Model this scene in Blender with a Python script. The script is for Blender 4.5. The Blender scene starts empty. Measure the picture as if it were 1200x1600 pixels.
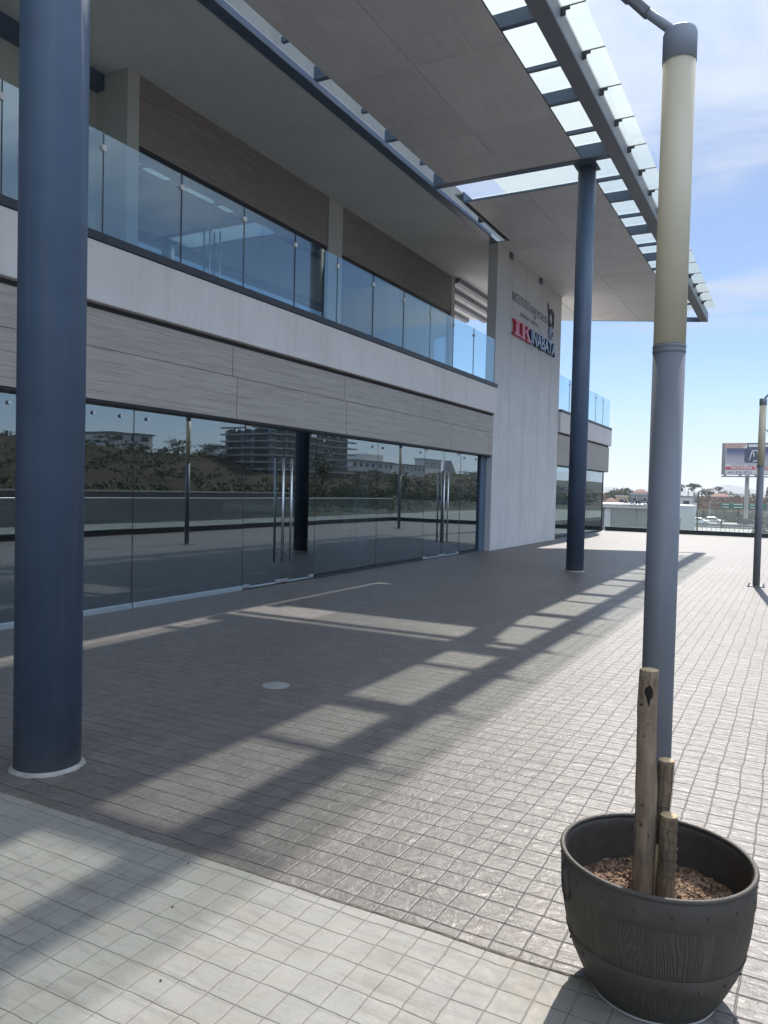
import bpy, bmesh, math, random
from mathutils import Vector, Matrix, Euler
from mathutils import noise as mnoise
R = math.radians
random.seed(11)
scene = bpy.context.scene
COL = scene.collection

# ------------------------------------------------------------------ camera
f = 1195.0
dY = Vector(((1245-600)/f, (779-800)/f, 1.0)).normalized()
h2 = Vector(((245-600)/f, (779-24-800)/f, 1.0))
n = dY.cross(h2).normalized()
if n.y > 0: n = -n
Xc, Yc, Zc = dY.cross(n), dY, n
rot = Matrix(((Xc.x, -Xc.y, -Xc.z), (Yc.x, -Yc.y, -Yc.z), (Zc.x, -Zc.y, -Zc.z)))
cam = bpy.data.cameras.new('camera'); camo = bpy.data.objects.new('camera', cam)
camo.matrix_world = Matrix.Translation((0, 0, 1.6)) @ rot.to_4x4()
cam.sensor_fit = 'VERTICAL'; cam.sensor_height = 36.0; cam.lens = f/1600*36
cam.clip_start = 0.05; cam.clip_end = 12000
COL.objects.link(camo); scene.camera = camo

# ------------------------------------------------------------------ node helpers
class NT:
    def __init__(s, name):
        s.m = bpy.data.materials.new(name); s.m.use_nodes = True
        s.t = s.m.node_tree; s.t.nodes.clear()
        s.out = s.t.nodes.new('ShaderNodeOutputMaterial')
    def n(s, typ, ins=None, **kw):
        nd = s.t.nodes.new(typ)
        for k, v in kw.items(): setattr(nd, k, v)
        for k, v in (ins or {}).items(): s.set(nd.inputs[k], v)
        return nd
    def set(s, sock, v):
        if isinstance(v, bpy.types.NodeSocket): s.t.links.new(v, sock)
        elif isinstance(v, bpy.types.Node): s.t.links.new(v.outputs[0], sock)
        else:
            if sock.type == 'RGBA' and len(v) == 3: v = (*v, 1)
            sock.default_value = v
    def math(s, op, a, b=0.0, c=0.0, clamp=False):
        return s.n('ShaderNodeMath', {0: a, 1: b, 2: c}, operation=op, use_clamp=clamp).outputs[0]
    def ramp(s, fac, pts):
        nd = s.n('ShaderNodeValToRGB', {0: fac})
        el = nd.color_ramp.elements
        while len(el) < len(pts): el.new(0.5)
        for e, (p, c) in zip(el, pts):
            e.position = p; e.color = (c, c, c, 1) if isinstance(c, (int, float)) else (*c, 1)
        return nd.outputs[0]
    def mix(s, fac, a, b, mode='MIX'):
        nd = s.n('ShaderNodeMix', data_type='RGBA', blend_type=mode)
        s.set(nd.inputs[0], fac); s.set(nd.inputs[6], a); s.set(nd.inputs[7], b)
        return nd.outputs[2]
    def coord(s, scale=(1, 1, 1), loc=(0, 0, 0)):
        tc = s.n('ShaderNodeTexCoord')
        return s.n('ShaderNodeMapping', {0: tc.outputs['Object'], 'Scale': scale, 'Location': loc}).outputs[0]
    def noise(s, co, scale, detail=3, rough=0.55, dist=0.0):
        return s.n('ShaderNodeTexNoise', {'Vector': co, 'Scale': scale, 'Detail': detail, 'Roughness': rough, 'Distortion': dist}).outputs[0]
    def bump(s, h, strength=0.3, dist=0.01, normal=None):
        ins = {'Height': h, 'Strength': strength, 'Distance': dist}
        if normal is not None: ins['Normal'] = normal
        return s.n('ShaderNodeBump', ins).outputs[0]
    def bsdf(s, color, rough=0.5, metal=0.0, spec=0.5, normal=None, **kw):
        ins = {'Base Color': color, 'Roughness': rough, 'Metallic': metal, 'Specular IOR Level': spec}
        if normal is not None: ins['Normal'] = normal
        ins.update(kw)
        return s.n('ShaderNodeBsdfPrincipled', ins)
    def done(s, sh):
        s.t.links.new(sh.outputs[0] if isinstance(sh, bpy.types.Node) else sh, s.out.inputs[0]); return s.m

def paint(name, color, rough=0.5, metal=0.0, var=0.12, scale=2.0, bump=0.0, spec=0.5, bscale=60):
    t = NT(name); co = t.coord()
    a = t.noise(co, scale, 5, 0.6)
    b = t.noise(co, scale*9, 4, 0.6)
    v = t.math('ADD', t.math('MULTIPLY', a, 0.7), t.math('MULTIPLY', b, 0.3))
    fac = t.ramp(v, [(0.3, 0.0), (0.7, 1.0)])
    lo = tuple(c*(1-var) for c in color); hi = tuple(min(1, c*(1+var)) for c in color)
    c = t.mix(fac, lo, hi)
    r = t.math('ADD', rough-0.06, t.math('MULTIPLY', b, 0.12))
    nrm = t.bump(t.noise(co, bscale, 4), bump, 0.01) if bump else None
    return t.done(t.bsdf(c, r, metal, spec, nrm))

def mat_paving(name, base, dirt, rough, relief=1.0, tone=0.24, gw=(0.455, 0.484)):
    t = NT(name); tc = t.n('ShaderNodeTexCoord'); P = tc.outputs['Object']
    w1 = t.n('ShaderNodeTexNoise', {'Vector': P, 'Scale': 1.9, 'Detail': 2.0}).outputs['Color']
    w2 = t.n('ShaderNodeTexNoise', {'Vector': P, 'Scale': 14.0, 'Detail': 3.0}).outputs['Color']
    def off(c, k):
        s_ = t.n('ShaderNodeVectorMath', {0: c, 1: (0.5, 0.5, 0.5)}, operation='SUBTRACT').outputs[0]
        return t.n('ShaderNodeVectorMath', {0: s_, 'Scale': k}, operation='SCALE').outputs[0]
    q = t.n('ShaderNodeVectorMath', {0: P, 1: off(w1, 0.035)}, operation='ADD').outputs[0]
    q = t.n('ShaderNodeVectorMath', {0: q, 1: off(w2, 0.012)}, operation='ADD').outputs[0]
    br = t.n('ShaderNodeTexBrick', {'Vector': q, 'Color1': (0, 0, 0), 'Color2': (1, 1, 1), 'Mortar': (0.5, 0.5, 0.5),
             'Scale': 1.0, 'Mortar Size': 0.0024, 'Mortar Smooth': 0.6, 'Brick Width': 0.113, 'Row Height': 0.122}, offset=0.0, squash=1.0)
    br2 = t.n('ShaderNodeTexBrick', {'Vector': q, 'Color1': (0, 0, 0), 'Color2': (1, 1, 1), 'Mortar': (0.5, 0.5, 0.5),
             'Scale': 1.0, 'Mortar Size': 0.006, 'Mortar Smooth': 1.0, 'Brick Width': 0.113, 'Row Height': 0.122}, offset=0.0, squash=1.0)
    cell = br.outputs['Color']; mort = br.outputs['Fac']; soft = br2.outputs['Fac']
    qs = t.n('ShaderNodeSeparateXYZ', {0: q})
    ed = t.math('ABSOLUTE', t.math('SUBTRACT', t.math('FRACT', t.math('DIVIDE', qs.outputs[1], 0.122)), 0.5))
    rowl = t.math('MULTIPLY', t.ramp(ed, [(gw[0], 0.0), (gw[1], 1.0)]), t.ramp(t.noise(P, 8.0, 3, 0.6), [(0.36, 0.1), (0.6, 1.0)]))
    big = t.noise(P, 0.5, 4, 0.6); mid = t.noise(P, 5.0, 5, 0.65); fine = t.noise(P, 90.0, 4, 0.7)
    cval = t.n('ShaderNodeSeparateColor', {0: cell}).outputs[0]
    v = t.math('ADD', t.math('MULTIPLY', cval, tone), t.math('ADD', t.math('MULTIPLY', mid, 0.5), t.math('MULTIPLY', t.math('ADD', t.math('MULTIPLY', t.math('SUBTRACT', big, 0.5), 1.7), 0.5), 0.38)))
    c = t.mix(t.ramp(v, [(0.25, 0.0), (0.85, 1.0)]), tuple(x*0.66 for x in base), tuple(min(1, x*1.22) for x in base))
    c = t.mix(t.ramp(t.noise(P, 1.3, 6, 0.7, 1.5), [(0.50, 0.0), (0.70, 0.7)]), c, dirt)
    c = t.mix(t.math('MULTIPLY', fine, 0.3), c, tuple(x*0.6 for x in base))
    c = t.mix(t.math('MULTIPLY', mort, t.ramp(t.noise(P, 6.0, 3), [(0.35, 0.2), (0.65, 0.6)])), c, tuple(x*0.5 for x in dirt))
    c = t.mix(t.math('MULTIPLY', rowl, 0.62*min(1.0, 0.35+0.65*relief)), c, tuple(x*0.22 for x in base))
    # slate-like stamped faces: each face has its own ripple
    sh = t.n('ShaderNodeVectorMath', {0: P, 1: t.n('ShaderNodeVectorMath', {0: cell, 'Scale': 7.0}, operation='SCALE').outputs[0]}, operation='ADD').outputs[0]
    slate = t.noise(sh, 9.0, 4, 0.55, 1.2)
    chip = t.n('ShaderNodeTexVoronoi', {'Vector': q, 'Scale': 17.0, 'Randomness': 1.0}, feature='DISTANCE_TO_EDGE').outputs[0]
    chip = t.ramp(chip, [(0.0, 0.0), (0.05, 1.0)])
    h = t.math('ADD', t.math('MULTIPLY', slate, 0.0075*relief), t.math('MULTIPLY', t.math('SUBTRACT', 1.0, soft), 0.0014))
    h = t.math('ADD', h, t.math('MULTIPLY', fine, 0.0010))
    lay = t.noise(t.n('ShaderNodeMapping', {0: q, 'Scale': (3.2, 26, 1)}).outputs[0], 1.0, 4, 0.6, 0.6)
    h = t.math('ADD', h, t.math('MULTIPLY', lay, 0.0065*relief))
    c = t.mix(t.ramp(lay, [(0.3, 0.45), (0.5, 0.0)]), c, tuple(x*0.45 for x in base))
    h = t.math('ADD', h, t.math('MULTIPLY', chip, 0.0001*relief))
    h = t.math('ADD', h, t.math('MULTIPLY', mort, -0.0016)); h = t.math('ADD', h, t.math('MULTIPLY', rowl, -0.0055*relief))
    nrm = t.bump(h, 0.85, 1.0)
    r = t.math('ADD', rough, t.math('MULTIPLY', t.math('SUBTRACT', t.noise(P, 22.0, 4, 0.65), 0.5), 0.45))
    return t.done(t.bsdf(c, r, 0.0, 0.42, nrm))

def mat_cladding(name, lo, hi, line):
    t = NT(name); tc = t.n('ShaderNodeTexCoord'); P = tc.outputs['Object']
    info = t.n('ShaderNodeObjectInfo')
    off = t.n('ShaderNodeCombineXYZ', {0: t.math('MULTIPLY', info.outputs['Random'], 40.0), 1: t.math('MULTIPLY', info.outputs['Random'], 17.0), 2: 0.0}).outputs[0]
    P2 = t.n('ShaderNodeVectorMath', {0: P, 1: off}, operation='ADD').outputs[0]
    s1 = t.n('ShaderNodeMapping', {0: P2, 'Scale': (1, 0.55, 7.5)}).outputs[0]
    s2 = t.n('ShaderNodeMapping', {0: P2, 'Scale': (1, 1.6, 60)}).outputs[0]
    a = t.noise(s1, 1.6, 5, 0.6, 0.8); b = t.noise(s2, 1.3, 3, 0.6, 0.3)
    v = t.math('ADD', t.math('MULTIPLY', a, 0.42), t.math('MULTIPLY', b, 0.58))
    c = t.mix(t.ramp(v, [(0.34, 0.0), (0.66, 1.0)]), lo, hi)
    c = t.mix(t.math('MULTIPLY', info.outputs['Random'], 0.18), c, lo)
    ws = t.n('ShaderNodeMapping', {0: P2, 'Scale': (1, 0.12, 1)}).outputs[0]
    wv = t.n('ShaderNodeTexWave', {'Vector': ws, 'Scale': 2.6, 'Distortion': 3.0, 'Detail': 3.0, 'Detail Scale': 1.6, 'Detail Roughness': 0.6}, wave_type='BANDS', bands_direction='Z').outputs[1]
    ln = t.math('MULTIPLY', t.ramp(wv, [(0.0, 1.0), (0.05, 0.0)]), t.ramp(t.noise(s1, 2.2, 3), [(0.4, 0.15), (0.6, 1.0)]))
    c = t.mix(t.math('MULTIPLY', ln, 0.45), c, line)
    nrm = t.bump(v, 0.25, 0.01)
    return t.done(t.bsdf(c, 0.55, 0, 0.4, nrm))

def mat_board(name, lo, hi):      # fibre board with brushed grain along Y
    t = NT(name); tc = t.n('ShaderNodeTexCoord'); P = tc.outputs['Object']
    info = t.n('ShaderNodeObjectInfo')
    off = t.n('ShaderNodeCombineXYZ', {0: t.math('MULTIPLY', info.outputs['Random'], 31.0), 1: 0.0, 2: 0.0}).outputs[0]
    P2 = t.n('ShaderNodeVectorMath', {0: P, 1: off}, operation='ADD').outputs[0]
    s2 = t.n('ShaderNodeMapping', {0: P2, 'Scale': (60, 0.9, 1)}).outputs[0]
    a = t.noise(P2, 1.1, 4, 0.6); b = t.noise(s2, 1.0, 4, 0.65, 0.4)
    v = t.math('ADD', t.math('MULTIPLY', a, 0.3), t.math('MULTIPLY', b, 0.7))
    c = t.mix(t.ramp(v, [(0.38, 0.0), (0.62, 1.0)]), lo, hi)
    c = t.mix(t.math('MULTIPLY', info.outputs['Random'], 0.22), c, tuple(x*0.7 for x in lo))
    c = t.mix(t.ramp(t.noise(P, 0.8, 6, 0.7, 1.0), [(0.55, 0.0), (0.8, 0.35)]), c, tuple(x*0.6 for x in lo))
    return t.done(t.bsdf(c, 0.5, 0, 0.4, t.bump(b, 0.15, 0.01)))

def mat_glass(name, tint, F0, wav=0.0, dusty=0.0, dust=(0.8, 0.85, 0.85)):
    t = NT(name); g = t.n('ShaderNodeNewGeometry')
    d = t.n('ShaderNodeVectorMath', {0: g.outputs['Incoming'], 1: g.outputs['Normal']}, operation='DOT_PRODUCT').outputs['Value']
    k = t.math('POWER', t.math('SUBTRACT', 1.0, t.math('ABSOLUTE', d), clamp=True), 5.0)
    fr = t.math('ADD', F0, t.math('MULTIPLY', k, 1.0-F0), clamp=True)
    P = t.n('ShaderNodeTexCoord').outputs['Object']
    nrm = t.bump(t.noise(P, 0.9, 1, 0.4), wav, 0.02) if wav else None
    ins = {'Color': (0.88, 0.97, 1.0), 'Roughness': 0.0}
    if nrm is not None: ins['Normal'] = nrm
    gl = t.n('ShaderNodeBsdfGlossy', ins)
    tr = t.n('ShaderNodeBsdfTransparent', {'Color': tint})
    if dusty:
        dm = t.math('MULTIPLY', t.ramp(t.noise(P, 1.4, 5, 0.65), [(0.25, 0.75), (0.75, 1.0)]), dusty)
        tl = t.n('ShaderNodeBsdfTranslucent', {'Color': dust})
        df = t.n('ShaderNodeBsdfDiffuse', {'Color': dust})
        du = t.n('ShaderNodeMixShader', {0: 0.25, 1: tl, 2: df})
        tr = t.n('ShaderNodeMixShader', {0: dm, 1: tr, 2: du})
    return t.done(t.n('ShaderNodeMixShader', {0: fr, 1: tr, 2: gl}))

def mat_block(name, c1, c2, mortar, w, h):
    t = NT(name); tc = t.n('ShaderNodeTexCoord'); P = tc.outputs['Object']
    sx = t.n('ShaderNodeSeparateXYZ', {0: P})
    v = t.n('ShaderNodeCombineXYZ', {0: t.math('ADD', sx.outputs[0], sx.outputs[1]), 1: sx.outputs[2], 2: 0.0}).outputs[0]
    br = t.n('ShaderNodeTexBrick', {'Vector': v, 'Color1': c1, 'Color2': c2, 'Mortar': mortar, 'Scale': 1.0, 'Mortar Size': 0.012, 'Mortar Smooth': 0.2, 'Brick Width': w, 'Row Height': h})
    c = t.mix(t.math('MULTIPLY', t.noise(P, 2.5, 5), 0.5), br.outputs['Color'], tuple(x*0.5 for x in c1))
    return t.done(t.bsdf(c, 0.85, 0, 0.2, t.bump(t.math('SUBTRACT', 1.0, br.outputs['Fac']), 0.4, 0.01)))

def mat_leaf(name, lo, hi):
    t = NT(name); P = t.n('ShaderNodeTexCoord').outputs['Object']
    info = t.n('ShaderNodeObjectInfo')
    v = t.math('ADD', t.math('MULTIPLY', t.noise(P, 1.2, 4, 0.7), 0.75), t.math('MULTIPLY', info.outputs['Random'], 0.3))
    c = t.mix(t.ramp(v, [(0.35, 0.0), (0.8, 1.0)]), lo, hi)
    d = t.bsdf(c, 0.6, 0, 0.3)
    tl = t.n('ShaderNodeBsdfTranslucent', {'Color': c})
    return t.done(t.n('ShaderNodeMixShader', {0: 0.25, 1: d, 2: tl}))

def mat_terrain():
    t = NT('dry_ground'); P = t.n('ShaderNodeTexCoord').outputs['Object']
    g = t.n('ShaderNodeNewGeometry')
    a = t.noise(P, 0.05, 6, 0.65, 0.6); b = t.noise(P, 0.42, 6, 0.75)
    st = t.noise(t.n('ShaderNodeMapping', {0: P, 'Scale': (0.04, 0.03, 0.9)}).outputs[0], 1.0, 5, 0.7, 0.5)
    v = t.math('ADD', t.math('MULTIPLY', a, 0.30), t.math('ADD', t.math('MULTIPLY', b, 0.38), t.math('MULTIPLY', st, 0.32)))
    c = t.n('ShaderNodeValToRGB', {0: v})
    el = c.color_ramp.elements
    for p, k in [(0.40, (0.03, 0.03, 0.018)), (0.46, (0.075, 0.05, 0.03)), (0.50, (0.17, 0.09, 0.05)), (0.54, (0.42, 0.23, 0.125)), (0.60, (0.07, 0.05, 0.032))]:
        e = el[0] if p == 0.40 else (el[1] if p == 0.60 else el.new(p))
        e.position = p; e.color = (*k, 1)
    el[-1].position = 0.60; el[-1].color = (0.07, 0.05, 0.032, 1)
    return t.done(t.bsdf(c.outputs[0], 0.95, 0, 0.1, t.bump(b, 0.8, 0.8)))

def mat_pot():
    t = NT('moulded_barrel_plastic'); P = t.n('ShaderNodeTexCoord').outputs['Object']
    s = t.n('ShaderNodeSeparateXYZ', {0: P})
    ang = t.math('ARCTAN2', s.outputs[1], s.outputs[0])
    u = t.math('MULTIPLY', ang, 3.5)
    st = t.math('FLOOR', t.math('MULTIPLY', u, 1.0))
    fr = t.math('FRACT', t.math('MULTIPLY', u, 1.0))
    seam = t.math('LESS_THAN', t.math('ABSOLUTE', t.math('SUBTRACT', fr, 0.5)), 0.485)
    lu = t.math('SUBTRACT', fr, 0.5)
    # cathedral grain: parabolas in each stave
    zz = t.math('ADD', t.math('MULTIPLY', s.outputs[2], 2.2), t.math('MULTIPLY', st, 1.7))
    vec = t.n('ShaderNodeCombineXYZ', {0: t.math('MULTIPLY', lu, 1.2), 1: zz, 2: st}).outputs[0]
    w = t.noise(vec, 1.1, 2, 0.5, 0.2)
    ph = t.math('ADD', t.math('MULTIPLY', lu, 6.0), t.math('MULTIPLY', w, 8.0))
    rg = t.math('ADD', t.math('MULTIPLY', t.math('SINE', t.math('MULTIPLY', ph, 10.0)), 0.5), 0.5)
    fn = t.noise(t.n('ShaderNodeMapping', {0: P, 'Scale': (90, 90, 9)}).outputs[0], 1.0, 3, 0.6)
    h = t.math('MULTIPLY', t.math('ADD', rg, t.math('MULTIPLY', fn, 0.5)), seam)
    big = t.noise(P, 7.0, 4, 0.6)
    c = t.mix(big, (0.052, 0.048, 0.038), (0.10, 0.088, 0.070))
    c = t.mix(t.math('MULTIPLY', t.math('SUBTRACT', 1.0, rg), 0.42), c, (0.018, 0.018, 0.015))
    return t.done(t.bsdf(c, 0.5, 0, 0.35, t.bump(h, 0.55, 0.004)))

def mat_bark(name, lo, hi, scale=1.0):
    t = NT(name); P = t.n('ShaderNodeTexCoord').outputs['Object']
    a = t.noise(t.n('ShaderNodeMapping', {0: P, 'Scale': (60*scale, 60*scale, 7*scale)}).outputs[0], 1.0, 5, 0.65, 0.5)
    b = t.noise(P, 9.0, 4, 0.6)
    sp = t.ramp(t.noise(P, 45.0, 3, 0.6), [(0.3, 0.0), (0.36, 1.0)])
    v = t.math('ADD', t.math('MULTIPLY', a, 0.6), t.math('MULTIPLY', b, 0.4))
    c = t.mix(t.ramp(v, [(0.35, 0.0), (0.65, 1.0)]), lo, hi)
    c = t.mix(sp, tuple(x*0.35 for x in lo), c)
    return t.done(t.bsdf(c, 0.8, 0, 0.2, t.bump(t.math('MULTIPLY', v, sp), 0.6, 0.006)))

M = {}
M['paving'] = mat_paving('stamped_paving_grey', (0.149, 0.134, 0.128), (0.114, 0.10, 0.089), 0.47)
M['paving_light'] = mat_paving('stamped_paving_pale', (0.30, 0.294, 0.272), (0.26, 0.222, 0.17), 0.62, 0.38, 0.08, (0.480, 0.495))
M['mud'] = paint('joint_mud', (0.13, 0.115, 0.095), 0.9, var=0.4, scale=20, bump=0.6)
M['clad'] = mat_cladding('stone_cladding', (0.31, 0.285, 0.255), (0.47, 0.435, 0.39), (0.12, 0.10, 0.085))
M['clad_up'] = mat_cladding('brown_cladding', (0.215, 0.188, 0.175), (0.35, 0.312, 0.29), (0.10, 0.082, 0.075))
def mat_streak(name, color, rough, amt):
    t = NT(name); P = t.n('ShaderNodeTexCoord').outputs['Object']
    a = t.noise(P, 1.1, 5, 0.6)
    st = t.noise(t.n('ShaderNodeMapping', {0: P, 'Scale': (4.5, 4.5, 0.35)}).outputs[0], 1.0, 6, 0.7, 0.3)
    pt = t.noise(P, 5.0, 6, 0.7, 0.8)
    c = t.mix(t.ramp(a, [(0.3, 0.0), (0.7, 1.0)]), tuple(x*0.93 for x in color), tuple(min(1, x*1.05) for x in color))
    c = t.mix(t.math('MULTIPLY', t.ramp(st, [(0.5, 0.0), (0.72, 1.0)]), amt), c, tuple(x*0.62 for x in color))
    c = t.mix(t.math('MULTIPLY', t.ramp(pt, [(0.56, 0.0), (0.66, 1.0)]), amt*0.5), c, tuple(x*0.75 for x in color))
    return t.done(t.bsdf(c, rough, 0, 0.35, t.bump(t.noise(P, 55.0, 4), 0.15, 0.01)))
M['slab'] = mat_streak('pale_stucco', (0.70, 0.67, 0.65), 0.8, 0.32)
M['signwall'] = mat_streak('grey_wall_panel', (0.60, 0.60, 0.595), 0.75, 0.26)
M['seam'] = paint('dark_seam', (0.06, 0.06, 0.065), 0.9)
M['soffit'] = paint('soffit_plaster', (0.63, 0.66, 0.66), 0.85, var=0.10, scale=0.6, bump=0.1)
M['pier'] = paint('pale_pier', (0.50, 0.51, 0.49), 0.8, var=0.06, bump=0.15)
M['board'] = mat_board('canopy_board', (0.67, 0.665, 0.675), (0.86, 0.85, 0.86))
M['steel'] = paint('blue_grey_steel', (0.075, 0.115, 0.18), 0.42, var=0.18, scale=1.5, spec=0.5)
def mat_scuffed(name, color, dust, rough):
    t = NT(name); P = t.n('ShaderNodeTexCoord').outputs['Object']
    a = t.noise(P, 1.4, 5, 0.6); z = t.n('ShaderNodeSeparateXYZ', {0: P}).outputs[2]
    st = t.noise(t.n('ShaderNodeMapping', {0: P, 'Scale': (14, 14, 0.5)}).outputs[0], 1.0, 5, 0.65, 0.3)
    sp = t.noise(P, 38.0, 4, 0.75)
    c = t.mix(t.ramp(a, [(0.3, 0.0), (0.7, 1.0)]), tuple(x*0.82 for x in color), tuple(x*1.18 for x in color))
    c = t.mix(t.math('MULTIPLY', t.ramp(st, [(0.5, 0.0), (0.75, 1.0)]), 0.22), c, dust)
    low = t.math('MULTIPLY', t.ramp(z, [(0.0, 1.0), (0.45, 0.0)]), t.ramp(t.noise(P, 6.0, 5, 0.7), [(0.35, 0.1), (0.7, 0.75)]))
    c = t.mix(low, c, dust)
    c = t.mix(t.ramp(sp, [(0.70, 0.0), (0.74, 0.6)]), c, tuple(min(1, x*1.3) for x in dust))
    r_ = t.math('ADD', rough-0.08, t.math('MULTIPLY', st, 0.25))
    return t.done(t.bsdf(c, r_, 0, 0.45, t.bump(sp, 0.06, 0.01)))
M['column'] = mat_scuffed('column_paint', (0.066, 0.108, 0.175), (0.20, 0.205, 0.205), 0.46)
M['beam'] = paint('beam_paint', (0.2, 0.215, 0.255), 0.5, var=0.12, scale=1.0)
M['pole'] = mat_scuffed('pole_paint', (0.155, 0.172, 0.20), (0.30, 0.29, 0.27), 0.46)
M['black'] = paint('black_steel', (0.018, 0.023, 0.032), 0.45, var=0.2)
M['alu'] = paint('brushed_aluminium', (0.62, 0.63, 0.64), 0.32, metal=1.0, var=0.08, scale=6)
M['chan'] = paint('pale_channel', (0.42, 0.5, 0.55), 0.35, metal=0.6, var=0.08)
M['glass'] = mat_glass('shopfront_glass', (0.30, 0.46, 0.53), 0.27, 0.014)
M['railglass'] = mat_glass('balustrade_glass', (0.80, 0.90, 0.92), 0.12, 0.01, 0.05, (0.5, 0.65, 0.7))
M['roofglass'] = mat_glass('dusty_roof_glass', (0.955, 0.98, 0.955), 0.03, 0, 0.21, (0.95, 1.0, 0.93))
M['clearglass'] = mat_glass('clear_rail_glass', (0.93, 0.97, 0.96), 0.03, 0, 0.06, (0.7, 0.75, 0.75))
M['int_floor'] = paint('inner_floor', (0.16, 0.16, 0.155), 0.6, var=0.2)
M['int_wall'] = mat_block('block_wall', (0.22, 0.22, 0.21), (0.17, 0.17, 0.165), (0.09, 0.09, 0.09), 0.4, 0.2)
M['int_ceil'] = paint('inner_ceiling', (0.2, 0.2, 0.2), 0.9)
M['white'] = paint('white_paint', (0.74, 0.74, 0.72), 0.6, var=0.06)
M['terrain'] = mat_terrain()
M['asphalt'] = paint('asphalt', (0.10, 0.10, 0.10), 0.85, var=0.2, scale=0.4)
M['concrete'] = paint('concrete', (0.36, 0.35, 0.33), 0.85, var=0.15, scale=0.8, bump=0.2)
M['pot'] = mat_pot()
M['potband'] = paint('pot_band', (0.062, 0.055, 0.047), 0.55, spec=0.35, var=0.3, scale=14, bump=0.25, bscale=220)
M['bark'] = mat_bark('grey_bark', (0.135, 0.098, 0.07), (0.31, 0.235, 0.17))
M['bark2'] = mat_bark('brown_bark', (0.095, 0.07, 0.048), (0.235, 0.175, 0.115))
M['cut'] = paint('cut_wood', (0.5, 0.38, 0.22), 0.8, var=0.25, scale=60, bump=0.3)
M['hole'] = paint('knot_hole', (0.012, 0.009, 0.007), 0.95)
M['mortar'] = paint('grout', (0.30, 0.29, 0.27), 0.9, var=0.35, scale=9, bump=0.7)
M['parapet'] = paint('parapet_plaster', (0.34, 0.345, 0.32), 0.85, var=0.2, scale=0.8)
M['cap'] = mat_scuffed('cap_paint', (0.25, 0.29, 0.35), (0.34, 0.34, 0.33), 0.5)
M['oldroad'] = paint('worn_road', (0.17, 0.17, 0.165), 0.9, var=0.3, scale=0.3)
M['soil'] = paint('soil', (0.085, 0.055, 0.038), 0.95, var=0.5, scale=30, bump=0.9)
M['chips'] = paint('soil_clods', (0.26, 0.165, 0.105), 0.9, var=0.5, scale=45, bump=0.6)
M['leaf1'] = mat_leaf('dark_leaves', (0.025, 0.04, 0.018), (0.075, 0.095, 0.04))
M['leaf2'] = mat_leaf('dusty_leaves', (0.05, 0.055, 0.028), (0.12, 0.12, 0.06))
M['leaf3'] = mat_leaf('dry_brush', (0.10, 0.065, 0.045), (0.19, 0.13, 0.085))
M['wood'] = paint('trunk', (0.12, 0.09, 0.065), 0.9, var=0.3, scale=5)
M['green_sign'] = paint('road_sign_green', (0.01, 0.16, 0.12), 0.5, var=0.08)
M['win'] = paint('dark_window', (0.03, 0.04, 0.05), 0.15, var=0.2)
M['towerwall'] = paint('raw_concrete_tower', (0.27, 0.33, 0.40), 0.9, var=0.2, scale=0.3)
M['pinkwall'] = paint('pink_wall', (0.52, 0.34, 0.30), 0.8, var=0.1, scale=0.5)
M['ochre'] = paint('ochre_wall', (0.5, 0.37, 0.23), 0.8, var=0.1, scale=0.5)
M['greywall'] = paint('grey_wall', (0.22, 0.23, 0.24), 0.8, var=0.1, scale=0.5)
M['roof_red'] = paint('clay_roof', (0.2, 0.10, 0.08), 0.85, var=0.2)
M['red'] = paint('sign_red', (0.55, 0.06, 0.10), 0.35, var=0.05)
M['navy'] = paint('sign_navy', (0.025, 0.05, 0.11), 0.35, var=0.05)
M['letterface'] = paint('letter_face_blue', (0.30, 0.40, 0.52), 0.4, var=0.05)
M['redface'] = paint('letter_face_red', (0.72, 0.17, 0.24), 0.4, var=0.05)
M['darkletter'] = paint('letter_dark', (0.07, 0.075, 0.10), 0.4, var=0.05)
M['logo_blue'] = paint('emblem_blue', (0.25, 0.33, 0.5), 0.4, var=0.05)
M['tyre'] = paint('tyre', (0.02, 0.02, 0.02), 0.8)
def mat_diffuser():
    t = NT('cream_diffuser'); P = t.n('ShaderNodeTexCoord').outputs['Object']
    c = t.mix(t.noise(P, 2.0, 3), (0.63, 0.605, 0.50), (0.72, 0.695, 0.58))
    d = t.bsdf(c, 0.4, 0, 0.5); tl = t.n('ShaderNodeBsdfTranslucent', {'Color': c})
    return t.done(t.n('ShaderNodeMixShader', {0: 0.35, 1: d, 2: tl}))
M['diffuser'] = mat_diffuser()
# -- advert: the printed sheet of the billboard (its fade is part of the print)
def mat_ad():
    t = NT('printed_advert'); P = t.n('ShaderNodeTexCoord').outputs['Object']
    z = t.n('ShaderNodeSeparateXYZ', {0: P}).outputs[2]
    c = t.ramp(t.math('DIVIDE', t.math('SUBTRACT', z, 15.3), 3.4), [(0.0, (0.50, 0.48, 0.50)), (0.45, (0.36, 0.36, 0.42)), (0.8, (0.09, 0.13, 0.25)), (1.0, (0.06, 0.09, 0.19))])
    return t.done(t.bsdf(c, 0.6, 0, 0.3))
M['ad'] = mat_ad()

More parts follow.
